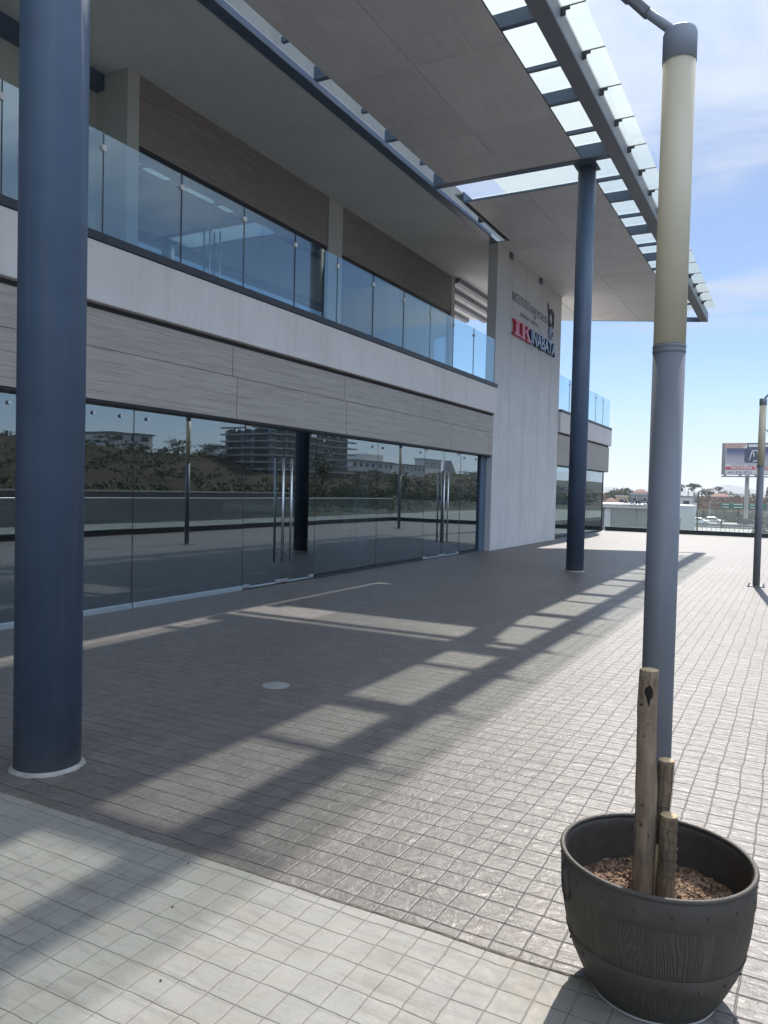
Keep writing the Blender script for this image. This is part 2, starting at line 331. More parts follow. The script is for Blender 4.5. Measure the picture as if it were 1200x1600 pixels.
# ------------------------------------------------------------------ mesh helpers
class MB:
    def __init__(s): s.v = []; s.f = []; s.sm = []
    def add(s, vs, fs, smooth=False):
        o = len(s.v); s.v += [tuple(v) for v in vs]; s.f += [tuple(i+o for i in q) for q in fs]; s.sm += [smooth]*len(fs); return s
    def box(s, x0, x1, y0, y1, z0, z1):
        v = [(x, y, z) for z in (z0, z1) for y in (y0, y1) for x in (x0, x1)]
        return s.add(v, [(0, 2, 3, 1), (4, 5, 7, 6), (0, 1, 5, 4), (2, 6, 7, 3), (0, 4, 6, 2), (1, 3, 7, 5)])
    def obox(s, c, ax, ay, az):      # oriented box: centre, three half-axis vectors
        c, ax, ay, az = map(Vector, (c, ax, ay, az))
        v = [c + ax*i + ay*j + az*k for k in (-1, 1) for j in (-1, 1) for i in (-1, 1)]
        return s.add(v, [(0, 2, 3, 1), (4, 5, 7, 6), (0, 1, 5, 4), (2, 6, 7, 3), (0, 4, 6, 2), (1, 3, 7, 5)])
    def prism(s, poly, z0, z1):
        k = len(poly); v = [(x, y, z0) for x, y in poly] + [(x, y, z1) for x, y in poly]
        return s.add(v, [tuple(range(k-1, -1, -1)), tuple(range(k, 2*k))] + [(i, (i+1) % k, (i+1) % k + k, i+k) for i in range(k)])
    def prism_x(s, poly, x0, x1):     # poly in (y, z), extruded along x
        k = len(poly); v = [(x0, y, z) for y, z in poly] + [(x1, y, z) for y, z in poly]
        return s.add(v, [tuple(range(k-1, -1, -1)), tuple(range(k, 2*k))] + [(i, (i+1) % k, (i+1) % k + k, i+k) for i in range(k)])
    def lathe(s, prof, c=(0, 0, 0), nseg=48, cap0=False, cap1=False):
        v = []; fs = []
        for r, z in prof:
            for i in range(nseg):
                a = 2*math.pi*i/nseg; v.append((c[0]+r*math.cos(a), c[1]+r*math.sin(a), c[2]+z))
        for j in range(len(prof)-1):
            for i in range(nseg):
                a, b = j*nseg+i, j*nseg+(i+1) % nseg
                fs.append((a, b, b+nseg, a+nseg))
        s.add(v, fs, True)
        o = len(s.v)-len(v)
        if cap0: s.f.append(tuple(o+i for i in range(nseg-1, -1, -1))); s.sm.append(False)
        if cap1:
            b = o+(len(prof)-1)*nseg; s.f.append(tuple(b+i for i in range(nseg))); s.sm.append(False)
        return s
    def tube(s, pts, rad, nseg=12, cap=True):
        pts = [Vector(p) for p in pts]; rs = rad if isinstance(rad, (list, tuple)) else [rad]*len(pts)
        v = []; fs = []; up = None
        for i, p in enumerate(pts):
            d = (pts[min(i+1, len(pts)-1)] - pts[max(i-1, 0)]).normalized()
            if up is None: up = Vector((0, 0, 1)) if abs(d.z) < 0.9 else Vector((1, 0, 0))
            a = d.cross(up).normalized(); b = a.cross(d).normalized(); up = b
            for k in range(nseg):
                t_ = 2*math.pi*k/nseg; v.append(p + (a*math.cos(t_) + b*math.sin(t_))*rs[i])
        for j in range(len(pts)-1):
            for k in range(nseg):
                x, y = j*nseg+k, j*nseg+(k+1) % nseg
                fs.append((x, y, y+nseg, x+nseg))
        o = len(s.v); s.add(v, fs, True)
        if cap:
            s.f.append(tuple(o+i for i in range(nseg-1, -1, -1))); s.sm.append(False)
            b0 = o+(len(pts)-1)*nseg; s.f.append(tuple(b0+i for i in range(nseg))); s.sm.append(False)
        return s
    def build(s, name, mat, parent=None, bevel=0.0):
        off = Vector(parent['_base']) if parent is not None and '_base' in parent else Vector((0, 0, 0))
        me = bpy.data.meshes.new(name)
        me.from_pydata([tuple(Vector(v)-off) for v in s.v], [], s.f)
        me.polygons.foreach_set('use_smooth', s.sm)
        bm = bmesh.new(); bm.from_mesh(me)
        bmesh.ops.recalc_face_normals(bm, faces=bm.faces)
        if bevel:
            ed = [e for e in bm.edges if len(e.link_faces) == 2 and e.calc_face_angle(0) > 0.6]
            bmesh.ops.bevel(bm, geom=ed, offset=bevel, segments=2, affect='EDGES', profile=0.5)
        bm.to_mesh(me); bm.free()
        me.materials.append(M[mat] if isinstance(mat, str) else mat)
        o = bpy.data.objects.new(name, me); COL.objects.link(o)
        if parent is not None: o.parent = parent
        return o

def tag(o, label=None, cat=None, group=None, kind=None):
    if label: o['label'] = label
    if cat: o['category'] = cat
    if group: o['group'] = group
    if kind: o['kind'] = kind
    return o
def thing(name, label, cat, loc, group=None):
    o = bpy.data.objects.new(name, None); o.empty_display_size = 0.2
    COL.objects.link(o); o.location = loc; o['_base'] = list(loc)
    return tag(o, label, cat, group)
def sub(o, parent_base):      # lets a part carry sub-parts in the same coordinates
    o['_base'] = list(parent_base['_base']); return o
def copy_tree(o, parent=None):
    c = o.copy(); COL.objects.link(c)
    if parent is not None: c.parent = parent
    for ch in list(o.children): copy_tree(ch, c)
    return c

def text_mesh(name, body, size, mat, parent, origin, extrude=0.01, offset=0.0, shear=0.0, width=None, axis='-y', bevel=0.0, facemat=None, space=1.0):
    cu = bpy.data.curves.new(name, 'FONT'); cu.body = body; cu.size = size; cu.extrude = extrude; cu.offset = offset
    cu.space_character = space; cu.resolution_u = 3
    tmp = bpy.data.objects.new(name, cu); COL.objects.link(tmp)
    dg = bpy.context.evaluated_depsgraph_get(); me = bpy.data.meshes.new_from_object(tmp.evaluated_get(dg))
    bpy.data.objects.remove(tmp)
    xs = [v.co.x for v in me.vertices]; x0, x1 = min(xs), max(xs)
    k = width/(x1-x0) if width else 1.0
    off = Vector(parent['_base']) if parent is not None else Vector((0, 0, 0))
    for v in me.vertices:
        a, b, c = (v.co.x-x0)*k, v.co.y, v.co.z
        if axis == '+y': p = Vector((origin[0]+extrude+c, origin[1]+a, origin[2]+b))   # faces +X, reads along +Y
        else: p = Vector((origin[0]+a, origin[1]-extrude-c, origin[2]+b))               # faces -Y, reads along +X
        v.co = p - off
    me.materials.clear(); me.materials.append(M[mat])
    if facemat:
        me.materials.append(M[facemat])
        ax = 0 if axis == '+y' else 1
        for pl in me.polygons:
            if abs(pl.normal[2]) < 0.1 and abs(pl.normal[ax]) > 0.9:
                cc = pl.center[ax] + off[ax]
                if (ax == 0 and cc > origin[0]+extrude) or (ax == 1 and cc < origin[1]-extrude): pl.material_index = 1
    o = bpy.data.objects.new(name, me); COL.objects.link(o); o.parent = parent
    return o

# ------------------------------------------------------------------ world, sun
SUN_EL, SUN_DX = R(45.5), -0.122
az = math.atan2(SUN_DX, 1.0)                  # from +Y towards +X
w = bpy.data.worlds.new('World'); scene.world = w; w.use_nodes = True
nt = w.node_tree; nt.nodes.clear()
def wn(t_, **kw):
    nd = nt.nodes.new(t_)
    for k, v in kw.items(): setattr(nd, k, v)
    return nd
sky = wn('ShaderNodeTexSky', sky_type='NISHITA', sun_disc=False, sun_elevation=SUN_EL, sun_rotation=az, altitude=1800, air_density=1.0, dust_density=0.5, ozone_density=1.2)
tc = wn('ShaderNodeTexCoord'); sep = wn('ShaderNodeSeparateXYZ'); nt.links.new(tc.outputs['Generated'], sep.inputs[0])
def wm(op, a, b=0.0, clamp=False):
    nd = wn('ShaderNodeMath', operation=op, use_clamp=clamp)
    for i, x in enumerate((a, b)):
        if isinstance(x, (int, float)): nd.inputs[i].default_value = x
        else: nt.links.new(x, nd.inputs[i])
    return nd.outputs[0]
zc = wm('MAXIMUM', sep.outputs[2], 0.04)
zc = wm('ADD', zc, 0.06)
cmb = wn('ShaderNodeCombineXYZ')
nt.links.new(wm('DIVIDE', sep.outputs[0], zc), cmb.inputs[0]); nt.links.new(wm('MULTIPLY', wm('DIVIDE', sep.outputs[1], zc), 0.75), cmb.inputs[1])
def wnoise(scale, detail, dist, loc):
    mp = wn('ShaderNodeMapping'); nt.links.new(cmb.outputs[0], mp.inputs[0]); mp.inputs['Location'].default_value = loc
    mp.inputs['Rotation'].default_value = (0, 0, R(-22))
    mp.inputs['Scale'].default_value = (0.55, 1.5, 1)
    nz = wn('ShaderNodeTexNoise'); nt.links.new(mp.outputs[0], nz.inputs['Vector'])
    nz.inputs['Scale'].default_value = scale; nz.inputs['Detail'].default_value = detail; nz.inputs['Distortion'].default_value = dist; nz.inputs['Roughness'].default_value = 0.58
    return nz.outputs[0]
c1 = wnoise(1.1, 9, 0.6, (3.1, 1.7, 0)); c2 = wnoise(0.5, 4, 0.2, (0.4, 7.3, 0))
cl = wm('ADD', wm('MULTIPLY', c1, 0.62), wm('MULTIPLY', c2, 0.38))
cov = wm('ADD', cl, wm('MULTIPLY', wm('SUBTRACT', sep.outputs[2], 0.36), 0.65))
rp = wn('ShaderNodeMapRange', interpolation_type='SMOOTHSTEP'); nt.links.new(cov, rp.inputs[0])
rp.inputs[1].default_value = 0.37; rp.inputs[2].default_value = 0.60; rp.inputs[3].default_value = 0.0; rp.inputs[4].default_value = 0.9
hz = wn('ShaderNodeMapRange', interpolation_type='SMOOTHSTEP'); nt.links.new(sep.outputs[2], hz.inputs[0])
hz.inputs[1].default_value = 0.0; hz.inputs[2].default_value = 0.17; hz.inputs[3].default_value = 0.75; hz.inputs[4].default_value = 0.0
fac = wm('MAXIMUM', rp.outputs[0], hz.outputs[0])
mixc = wn('ShaderNodeMix', data_type='RGBA'); nt.links.new(fac, mixc.inputs[0]); tint = wn('ShaderNodeVectorMath', operation='MULTIPLY'); nt.links.new(sky.outputs[0], tint.inputs[0]); tint.inputs[1].default_value = (0.86, 0.99, 1.14)
nt.links.new(tint.outputs[0], mixc.inputs[6])
# added bright cloud in the unseen east and south sky, for fill light
def smooth(x, a, b, lo, hi):
    nd = wn('ShaderNodeMapRange', interpolation_type='SMOOTHSTEP'); nt.links.new(x, nd.inputs[0])
    for i_, v_ in enumerate((a, b, lo, hi)): nd.inputs[i_+1].default_value = v_
    return nd.outputs[0]
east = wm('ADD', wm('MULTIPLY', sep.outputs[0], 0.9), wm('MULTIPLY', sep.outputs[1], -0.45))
fill_bank = wm('MULTIPLY', smooth(east, 0.0, 0.75, 0.0, 1.0), smooth(sep.outputs[2], 0.16, 0.5, 0.0, 1.0))
fac = wm('MAXIMUM', fac, wm('MULTIPLY', fill_bank, 0.55))
sv = wn('ShaderNodeVectorMath', operation='DOT_PRODUCT'); nt.links.new(tc.outputs['Generated'], sv.inputs[0])
_sd = Vector((SUN_DX, 1, 0)).normalized()*math.cos(SUN_EL) + Vector((0, 0, math.sin(SUN_EL))); sv.inputs[1].default_value = _sd
aure = wm('POWER', wm('MAXIMUM', sv.outputs['Value'], 0.0), 14.0)
fac = wm('MAXIMUM', fac, wm('MULTIPLY', aure, 0.8))
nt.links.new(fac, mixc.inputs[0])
cb = wn('ShaderNodeVectorMath', operation='SCALE'); cb.inputs[0].default_value = (5.75, 6.3, 7.3)
nt.links.new(wm('ADD', wm('ADD', 1.0, wm('MULTIPLY', fill_bank, 1.8)), wm('MULTIPLY', wm('POWER', aure, 2.0), 1.6)), cb.inputs[3]); bt = wn('ShaderNodeMix', data_type='RGBA'); nt.links.new(fill_bank, bt.inputs[0]); bt.inputs[6].default_value = (1, 1, 1, 1); bt.inputs[7].default_value = (0.91, 0.99, 1.07, 1)
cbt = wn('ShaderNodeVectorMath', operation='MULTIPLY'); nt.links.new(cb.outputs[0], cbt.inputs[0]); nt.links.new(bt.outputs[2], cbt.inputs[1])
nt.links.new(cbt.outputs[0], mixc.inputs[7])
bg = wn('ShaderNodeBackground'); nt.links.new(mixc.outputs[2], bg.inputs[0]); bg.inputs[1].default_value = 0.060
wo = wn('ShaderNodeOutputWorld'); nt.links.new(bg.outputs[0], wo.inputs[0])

sl = bpy.data.lights.new('sun', 'SUN'); sl.energy = 3.4; sl.angle = R(0.53); sl.color = (1.0, 0.94, 0.86)
so = bpy.data.objects.new('sun', sl); COL.objects.link(so)
sd = Vector((SUN_DX, 1, 0)).normalized()*math.cos(SUN_EL) + Vector((0, 0, math.sin(SUN_EL)))
so.rotation_euler = sd.to_track_quat('Z', 'Y').to_euler(); so.location = sd*60

# ------------------------------------------------------------------ setting
def ss(a, b, x):
    t_ = min(1, max(0, (x-a)/(b-a))); return t_*t_*(3-2*t_)
def hgt(x, y):
    nz = mnoise.fractal(Vector((x*0.02, y*0.02, 1.3)), 0.9, 2.0, 5)
    nf = mnoise.fractal(Vector((x*0.09, y*0.09, 4.3)), 0.9, 2.0, 4)
    base = -7.0
    e = ss(4, 14, x)                                     # east side: road level then the hill
    ea = base + e*5.6
    ridge = 8.2 + 1.3*nz*1.5 - 3.5*ss(150, 190, y) + 3.0*ss(230, 300, y)
    prof = 0.10*ss(34, 50, x) + 0.32*ss(50, 72, x) + 0.58*ss(70, 95, x)
    ea += prof*(ridge+1.4) + ss(95, 150, x)*2.0 + nf*1.1*ss(40, 60, x)
    if x > 400: ea -= (x-400)*0.05
    nh = -4.3 + ss(195, 285, y)*4.7 + nf*0.35*ss(200, 260, y)
    nh -= ss(420, 900, y)*8
    west = ss(1, 8, x)
    h = nh*(1-west) + max(ea, nh)*west
    if -24 < x < 3.6 and -40 < y < 38: h = -7.0
    if 115 < y < 192 and x < 4: h = min(h, -4.35)
    return max(h, -25)
xs = sorted(set([-3000, -1500, -800, -500, -300, -200] + list(range(-160, -60, 10)) + list(range(-60, 4, 4)) + list(range(4, 170, 4)) + list(range(170, 400, 20)) + [500, 700, 1000, 1600, 3000]))
ys = sorted(set([-800, -300, -150, -80] + list(range(-40, 330, 5)) + list(range(330, 600, 25)) + [700, 900, 1300, 2000, 3200, 4800, 6500]))
mb = MB(); mb.add([(x, y, hgt(x, y)) for y in ys for x in xs],
    [(j*len(xs)+i, j*len(xs)+i+1, (j+1)*len(xs)+i+1, (j+1)*len(xs)+i) for j in range(len(ys)-1) for i in range(len(xs)-1)], True)
tag(mb.build('terrain', 'terrain'), kind='structure')
# distant mountains
mb = MB(); px_ = []
for i in range(60):
    x = -1900 + i*55
    z = 14 + 9*mnoise.fractal(Vector((i*0.21, 0.4, 2.0)), 0.8, 2, 4) + 46*math.exp(-((x+300)/130)**2) + 22*math.exp(-((x+60)/120)**2) + 24*math.exp(-((x+900)/150)**2)
    px_.append((x, z))
vs = [(x, 4200 - 20*k, (z if k == 0 else -25)) for k in (0, 30) for x, z in px_] + [(x, 5200, -25) for x, z in px_]
fs = []
for i in range(59): fs += [(60+i, 61+i, i+1, i), (i, i+1, 121+i, 120+i)]
mb.add(vs, fs, True); tag(mb.build('mountains', 'terrain'), kind='structure')

YK = 2.5; XE = 3.3; YN = 34.3
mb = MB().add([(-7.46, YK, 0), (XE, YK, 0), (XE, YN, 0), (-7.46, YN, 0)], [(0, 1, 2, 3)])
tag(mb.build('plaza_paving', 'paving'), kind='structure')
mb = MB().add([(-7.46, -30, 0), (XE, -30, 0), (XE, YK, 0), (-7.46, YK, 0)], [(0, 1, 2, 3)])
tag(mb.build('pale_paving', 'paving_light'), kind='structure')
mb = MB(); k = 0; y = -7.4
pts = []
for i in range(150):
    x = -7.4 + i*0.072; wv = mnoise.noise(Vector((x*3, 0, 0)))*0.012+mnoise.noise(Vector((x*17, 3, 0)))*0.006
    pts.append((x, YK+wv, 0.007+0.004*mnoise.noise(Vector((x*14, 2, 0)))))
for i in range(149):
    a, b = pts[i], pts[i+1]; ww = 0.007+0.005*mnoise.noise(Vector((i*0.9, 7, 1)))
    mb.add([(a[0], a[1]-ww, 0.0005), (b[0], b[1]-ww, 0.0005), (b[0], b[1], b[2]), (a[0], a[1], a[2]), (b[0], b[1]+ww*.8, 0.0005), (a[0], a[1]+ww*.8, 0.0005)], [(0, 1, 2, 3), (3, 2, 4, 5)], True)
tag(mb.build('paving_joint', 'mud'), kind='structure')
mb = MB().box(-20.0, XE+0.05, -30, YN+0.05, -8, -0.02)
tag(mb.build('podium', 'concrete'), kind='structure')
# access road on the east side and the highway to the north
mb = MB().box(6.5, 26, -200, 130, -1.6, -1.22); tag(mb.build('access_road', 'oldroad'), kind='structure')
mb = MB().box(-260, 14, 124, 151, -4.7, -4.10); tag(mb.build('highway', 'concrete'), kind='structure')
mb = MB().box(-260, 14, 158, 186, -4.7, -4.08); tag(mb.build('far_carriageway', 'concrete'), kind='structure')

# ------------------------------------------------------------------ the building
XG, XW = -7.40, -7.20
yend = lambda x: 31.24 + (x+3.6)*0.46
B = thing('office_building', 'two storey office building with glass shopfront and stone cladding band', 'building', (XG, 14.0, 0))
MB().box(-17.0, XG-0.06, -14, 33.7, 0.0, 0.012).build('inner_floor', 'int_floor', B)
MB().box(-17.3, -17.0, -14, 33.7, 0, 4.3).build('back_wall', 'int_wall', B)
MB().box(-17.0, XG-0.1, -14, 33.7, 3.3, 3.45).build('inner_ceiling', 'int_ceil', B)
MB().box(-17.0, -7.5, -14.2, -14.0, 0, 3.3).build('end_wall', 'int_wall', B)
MB().box(-16.9, -7.52, 19.7, 19.9, 0.013, 3.29).build('partition_wall', 'int_wall', B)
# interior columns seen through the glass
for yy in (3.2, 14.35):
    MB().box(-8.75, -8.35, yy, yy+0.4, 0.013, 3.29).build('inner_column', 'white', B, 0.01)
# cladding band of big panels
edges_lo = [-14, -9.6, -5.2, -0.8, 3.9, 8.78, 11.85, 16.6, 19.1, 19.38]
for a, b in zip(edges_lo[:-1], edges_lo[1:]):
    MB().box(XG, XW, a+0.006, b-0.006, 2.56, 3.16).build('cladding_panel', 'clad', B, 0.004)
edges_hi = [-14, -9.2, -4.7, -0.3, 4.1, 8.68, 11.78, 15.0, 18.3, 19.38]
for a, b in zip(edges_hi[:-1], edges_hi[1:]):
    MB().box(XG, XW-0.004, a+0.006, b-0.006, 3.166, 3.60).build('cladding_panel', 'clad', B, 0.004)
for a, b in ((25.7, 29.2), (29.2, 33.7)):
    MB().box(XG, XW, a+0.006, b-0.006, 2.56, 3.60).build('cladding_panel', 'clad', B, 0.004)
MB().box(XG-0.2, XW-0.03, -14, 19.38, 3.6, 3.66).box(XG-0.2, XW-0.03, 25.7, 33.68, 3.6, 3.66).build('shadow_gap', 'seam', B)
MB().box(XG-0.3, XG-0.001, -14, 33.7, 2.56, 3.6).build('cladding_backing', 'seam', B)
MB().box(XG-0.08, XW-0.02, -14, 19.38, 2.535, 2.558).box(XG-0.08, XW-0.02, 25.7, 33.7, 2.535, 2.558).build('head_channel', 'black', B)
# floor slab with stucco edge
MB().box(-17.2, -7.12, -14, 19.39, 3.66, 4.35).build('floor_slab', 'slab', B, 0.012)
MB().box(-17.2, -7.12, 25.67, 33.75, 3.66, 4.35).box(-17.2, -7.5, 19.39, 25.67, 3.66, 4.35).build('floor_slab', 'slab', B, 0.012)
MB().box(-7.30, -7.10, -14, 19.39, 4.352, 4.452).box(-7.30, -7.10, 25.67, 33.7, 4.352, 4.43).build('edge_angle', 'black', B, 0.006)
# ground floor glazing
pane_y = [-14, -11.6, -9.2, -6.9, -4.5, -2.2, 0.2, 2.6, 5.05, 6.16, 7.02, 9.22]
def pane(y0, y1, z0=0.07, z1=2.535, nm='glass_pane', x=XG, m='glass'):
    g = 0.004; j = random.uniform(-0.003, 0.003)
    t_ = MB(); t_.add([(x+j, y0+g, z0), (x-j, y1-g, z0), (x-j, y1-g, z1), (x+j, y0+g, z1), (x+j-0.01, y0+g, z0), (x-j-0.01, y1-g, z0), (x-j-0.01, y1-g, z1), (x+j-0.01, y0+g, z1)],
        [(0, 1, 2, 3), (7, 6, 5, 4), (0, 3, 7, 4), (1, 5, 6, 2), (3, 2, 6, 7), (0, 4, 5, 1)])
    return sub(t_.build(nm, m, B), B)
def bolts(p, y0, y1):
    for yy in (y0+0.22, y1-0.22):
        for (xx, zz) in ((XG+0.012, 2.42),):
            MB().tube([(xx-0.008, yy, zz), (xx+0.012, yy, zz)], 0.022, 12).build('bolt', 'alu', p)
def joint(y0):
    MB().box(XG-0.011, XG+0.002, y0-0.004, y0+0.004, 0.07, 2.535).build('glazing_joint', 'black', B)
for a, b in zip(pane_y[:-1], pane_y[1:]):
    p = pane(a, b); bolts(p, a, b); joint(a)
for a, b in ((11.19, 13.42), (13.42, 15.6), (17.72, 18.95)):
    p = pane(a, b); bolts(p, a, b); joint(a); joint(b)
def door(y0, y1, hy):
    p = pane(y0, y1, 0.02, 2.535, 'glass_door')
    far = abs(hy-y1) < abs(hy-y0)
    bx = XG+0.075
    MB().tube([(bx, hy, 0.36), (bx, hy, 2.06)], 0.019, 14).tube([(XG, hy, 0.5), (bx, hy, 0.5)], 0.008, 8).tube([(XG, hy, 1.93), (bx, hy, 1.93)], 0.008, 8).build('handle', 'alu', p)
    MB().tube([(XG-0.085, hy, 0.36), (XG-0.085, hy, 2.06)], 0.019, 14).build('handle', 'alu', p)
    for (yy, zz) in (((y0 if far else y1), 0.02), ((y1 if far else y0), 0.02), ((y0 if far else y1), 2.46)):
        ya = yy if yy == y0 else yy-0.17
        MB().box(XG-0.02, XG+0.014, ya+0.004, ya+0.166, zz, zz+0.055).build('patch_fitting', 'alu', p, 0.004)
    MB().box(XG-0.017, XG+0.009, y0+0.175, y1-0.175, 0.015, 0.045).build('bottom_rail', 'chan', p, 0.003)
door(9.225, 10.23, 10.13); door(10.24, 11.185, 10.36); joint(9.22); joint(11.19)
door(15.605, 16.66, 16.55); door(16.67, 17.715, 16.79)
for a, b in zip(pane_y[:-1], pane_y[1:]):
    MB().box(XG-0.03, XG+0.022, a+0.01, b-0.01, 0.0, 0.069).build('base_channel', 'chan', B, 0.004)
for a, b in ((11.2, 15.58), (17.73, 18.95), (25.7, 29.2), (29.2, 33.6)):
    MB().box(XG-0.03, XG+0.018, a+0.01, b-0.01, 0.0, 0.05).build('base_channel', 'black', B, 0.004)
MB().box(XG-0.10, XG+0.05, 18.96, 19.36, 0.0, 2.534).build('steel_jamb', 'steel', B, 0.01)
for a, b in ((25.72, 28.3), (28.3, 30.95), (30.95, 33.55)): pane(a, b); joint(b)
MB().box(XG-0.05, XG+0.02, 33.56, 33.64, 0, 2.534).build('corner_post', 'black', B)
MB().box(-16.9, XG-0.06, 33.58, 33.59, 0.02, 2.534).build('glass_pane', 'glass', B)
# upper storey
XU = -9.6
MB().box(XU-0.9, XU, 8.88, 9.13, 4.352, 8.198).build('pier', 'pier', B, 0.008)
MB().box(-10.5, -10.3, -14, 8.88, 4.352, 8.198).build('upper_wall', 'pier', B)
cl = [(9.14, 12.19), (12.2, 14.82), (15.44, 18.6), (18.61, 21.84)]
for a, b in cl: MB().box(XU-0.12, XU-0.01, a, b, 7.08, 8.197).build('upper_cladding', 'clad_up', B, 0.003)
MB().box(XU-0.35, XU+0.005, 14.83, 15.43, 4.352, 8.197).build('pilaster', 'pier', B, 0.006)
MB().box(XU-0.35, XU+0.006, 21.85, 22.12, 4.352, 8.197).build('pilaster', 'pier', B, 0.006)
MB().box(XU-0.16, XU-0.03, 9.14, 21.84, 7.0, 7.07).build('window_head', 'black', B)
ug = [9.14, 11.0, 12.5, 13.9, 14.82]
for a, b in zip(ug[:-1], ug[1:]): pane(a, b, 4.4, 6.99, 'upper_pane', XU-0.07)
ug = [15.44, 17.0, 18.6, 20.2, 21.84]
for a, b in zip(ug[:-1], ug[1:]): pane(a, b, 4.4, 6.99, 'upper_pane', XU-0.07)
for yy in (11.0, 12.5, 17.0, 18.6, 20.2): MB().box(XU-0.082, XU-0.068, yy-0.006, yy+0.006, 4.4, 6.99).build('glazing_joint', 'black', B)
MB().box(XU-0.5, XU-0.1, 13.55, 13.85, 4.36, 6.98).build('inner_column', 'black', B)
for yy in (10.86, 11.14): MB().tube([(XU, yy, 4.7), (XU, yy, 6.3)], 0.018, 10).build('handle', 'alu', B)
MB().box(-15.2, -15.0, 9, 22, 4.36, 8.19).build('upper_back_wall', 'int_ceil', B)
MB().box(-15.0, XU-0.4, 21.95, 22.1, 4.36, 8.19).build('upper_end_wall', 'pier', B)
MB().box(-15.0, XU-0.95, 8.95, 9.1, 4.36, 8.19).build('upper_end_wall', 'pier', B)
# roof and its soffit
MB().prism([(-7.42, -14), (-7.42, yend(-7.42)), (-17.5, yend(-17.5)), (-17.5, -14)], 8.2, 8.5).build('roof_slab', 'soffit', B)
for k_, xx in enumerate((-9.55, -10.15, -10.75, -11.4)):
    MB().box(xx-0.09, xx+0.09, 22.13, yend(xx)-0.15, 8.05, 8.199).build('soffit_beam', 'beam', B)
MB().box(-7.56, -7.43, -14, yend(-7.5)-0.05, 8.501, 8.85).build('parapet', 'parapet', B)
MB().box(-10.35, -10.12, -14, 8.87, 7.95, 8.199).build('ceiling_beam', 'steel', B)

# upper balustrade
def balustrade(name, label, x, joints, z0, z1, group=None):
    t_ = thing(name, label, 'glass railing', (x, joints[0], z0))
    for a, b in zip(joints[:-1], joints[1:]):
        j = random.uniform(-0.004, 0.004); t2 = MB()
        t2.add([(x+j, a+0.008, z0), (x-j, b-0.008, z0), (x-j, b-0.008, z1), (x+j, a+0.008, z1), (x+j-0.012, a+0.008, z0), (x-j-0.012, b-0.008, z0), (x-j-0.012, b-0.008, z1), (x+j-0.012, a+0.008, z1)],
            [(0, 1, 2, 3), (7, 6, 5, 4), (0, 3, 7, 4), (1, 5, 6, 2), (3, 2, 6, 7), (0, 4, 5, 1)])
        t2.build('glass_pane', 'railglass', t_)
    for yy in joints[1:-1]:
        MB().tube([(x-0.03, yy, z1-0.17), (x+0.02, yy, z1-0.17)], 0.036, 16).build('joint_disc', 'white', t_)
        MB().box(x-0.011, x+0.003, yy-0.006, yy+0.006, z0, z1).build('joint_strip', 'black', t_)
    return t_
bj = [6.31 + 1.283*i for i in range(-15, 10)] + [19.36]
balustrade('glass_balustrade', 'long blue tinted glass balustrade along the upper terrace, left of the sign wall', -7.2, bj, 4.453, 5.63)
balustrade('glass_balustrade', 'short glass balustrade on the terrace right of the sign wall', -7.2, [25.68, 27.0, 28.35, 29.7, 31.0, 32.3, 33.6], 4.43, 5.60)

# sign wall
S = thing('sign_wall', 'tall pale grey wall of vertical panels carrying company lettering', 'sign wall', (-7.3, 22.5, 0))
seams = [19.40, 20.64, 21.9, 23.3, 24.56, 25.65]
for a, b in zip(seams[:-1], seams[1:]):
    MB().box(-7.45, XW, a+0.009, b-0.009, 0.0, 8.198).build('wall_panel', 'signwall', S, 0.006)
MB().box(-7.43, XW-0.025, 19.42, 25.63, 0.0, 8.19).build('wall_core', 'seam', S)
MB().box(-7.46, XW+0.002, 19.375, 19.399, 0.0, 8.2).build('edge_trim', 'signwall', S)
for yy in (20.3, 23.05): MB().box(-7.4, XW+0.05, yy, yy+0.22, 8.03, 8.199).build('bracket', 'steel', S)
text_mesh('lettering', 'INSTITUTO', 0.40, 'darkletter', S, (XW, 20.60, 6.95), 0.005, width=1.52, axis='+y', offset=-0.004, space=1.12)
text_mesh('lettering', 'ingenes', 0.50, 'darkletter', S, (XW, 22.22, 6.95), 0.005, width=1.70, axis='+y', offset=-0.004, space=1.08)
text_mesh('lettering', 'FERTILIDAD Y GENÉTICA', 0.15, 'darkletter', S, (XW, 21.35, 6.67), 0.003, width=1.75, axis='+y', offset=-0.002)
text_mesh('lettering', 'INABATA', 0.56, 'navy', S, (XW, 22.15, 6.04), 0.05, offset=0.012, width=2.6, axis='+y', facemat='letterface')
def slab_letter(polys, o, y0, z0):
    mb = MB()
    for p in polys: mb.prism_x([(y0+a, z0+b) for a, b in p], XW, XW+0.1)
    return mb
H_ = 0.42
mI = [(0.0, 0), (0.52, 0), (0.52, 0.06), (0.40, 0.06), (0.40, H_-0.06), (0.52, H_-0.06), (0.52, H_), (0, H_), (0, H_-0.06), (0.12, H_-0.06), (0.12, 0.06), (0, 0.06)]
mK = [(0.60, 0), (1.0, 0), (1.0, 0.05), (0.92, 0.05), (0.92, 0.16), (1.02, 0.24), (1.2, 0.05), (1.12, 0.05), (1.12, 0), (1.52, 0), (1.52, 0.05), (1.43, 0.05), (1.17, 0.29), (1.32, 0.37), (1.40, 0.37), (1.40, H_), (1.1, H_), (1.1, 0.37), (1.17, 0.37), (0.92, 0.235), (0.92, 0.37), (1.0, 0.37), (1.0, H_), (0.60, H_), (0.60, 0.37), (0.68, 0.37), (0.68, 0.05), (0.60, 0.05)]
o = slab_letter([mI, mK], None, 20.62, 6.02).build('lettering', 'red', S)
o.data.materials.append(M['redface'])
for pl in o.data.polygons:
    if pl.normal.x > 0.9: pl.material_index = 1
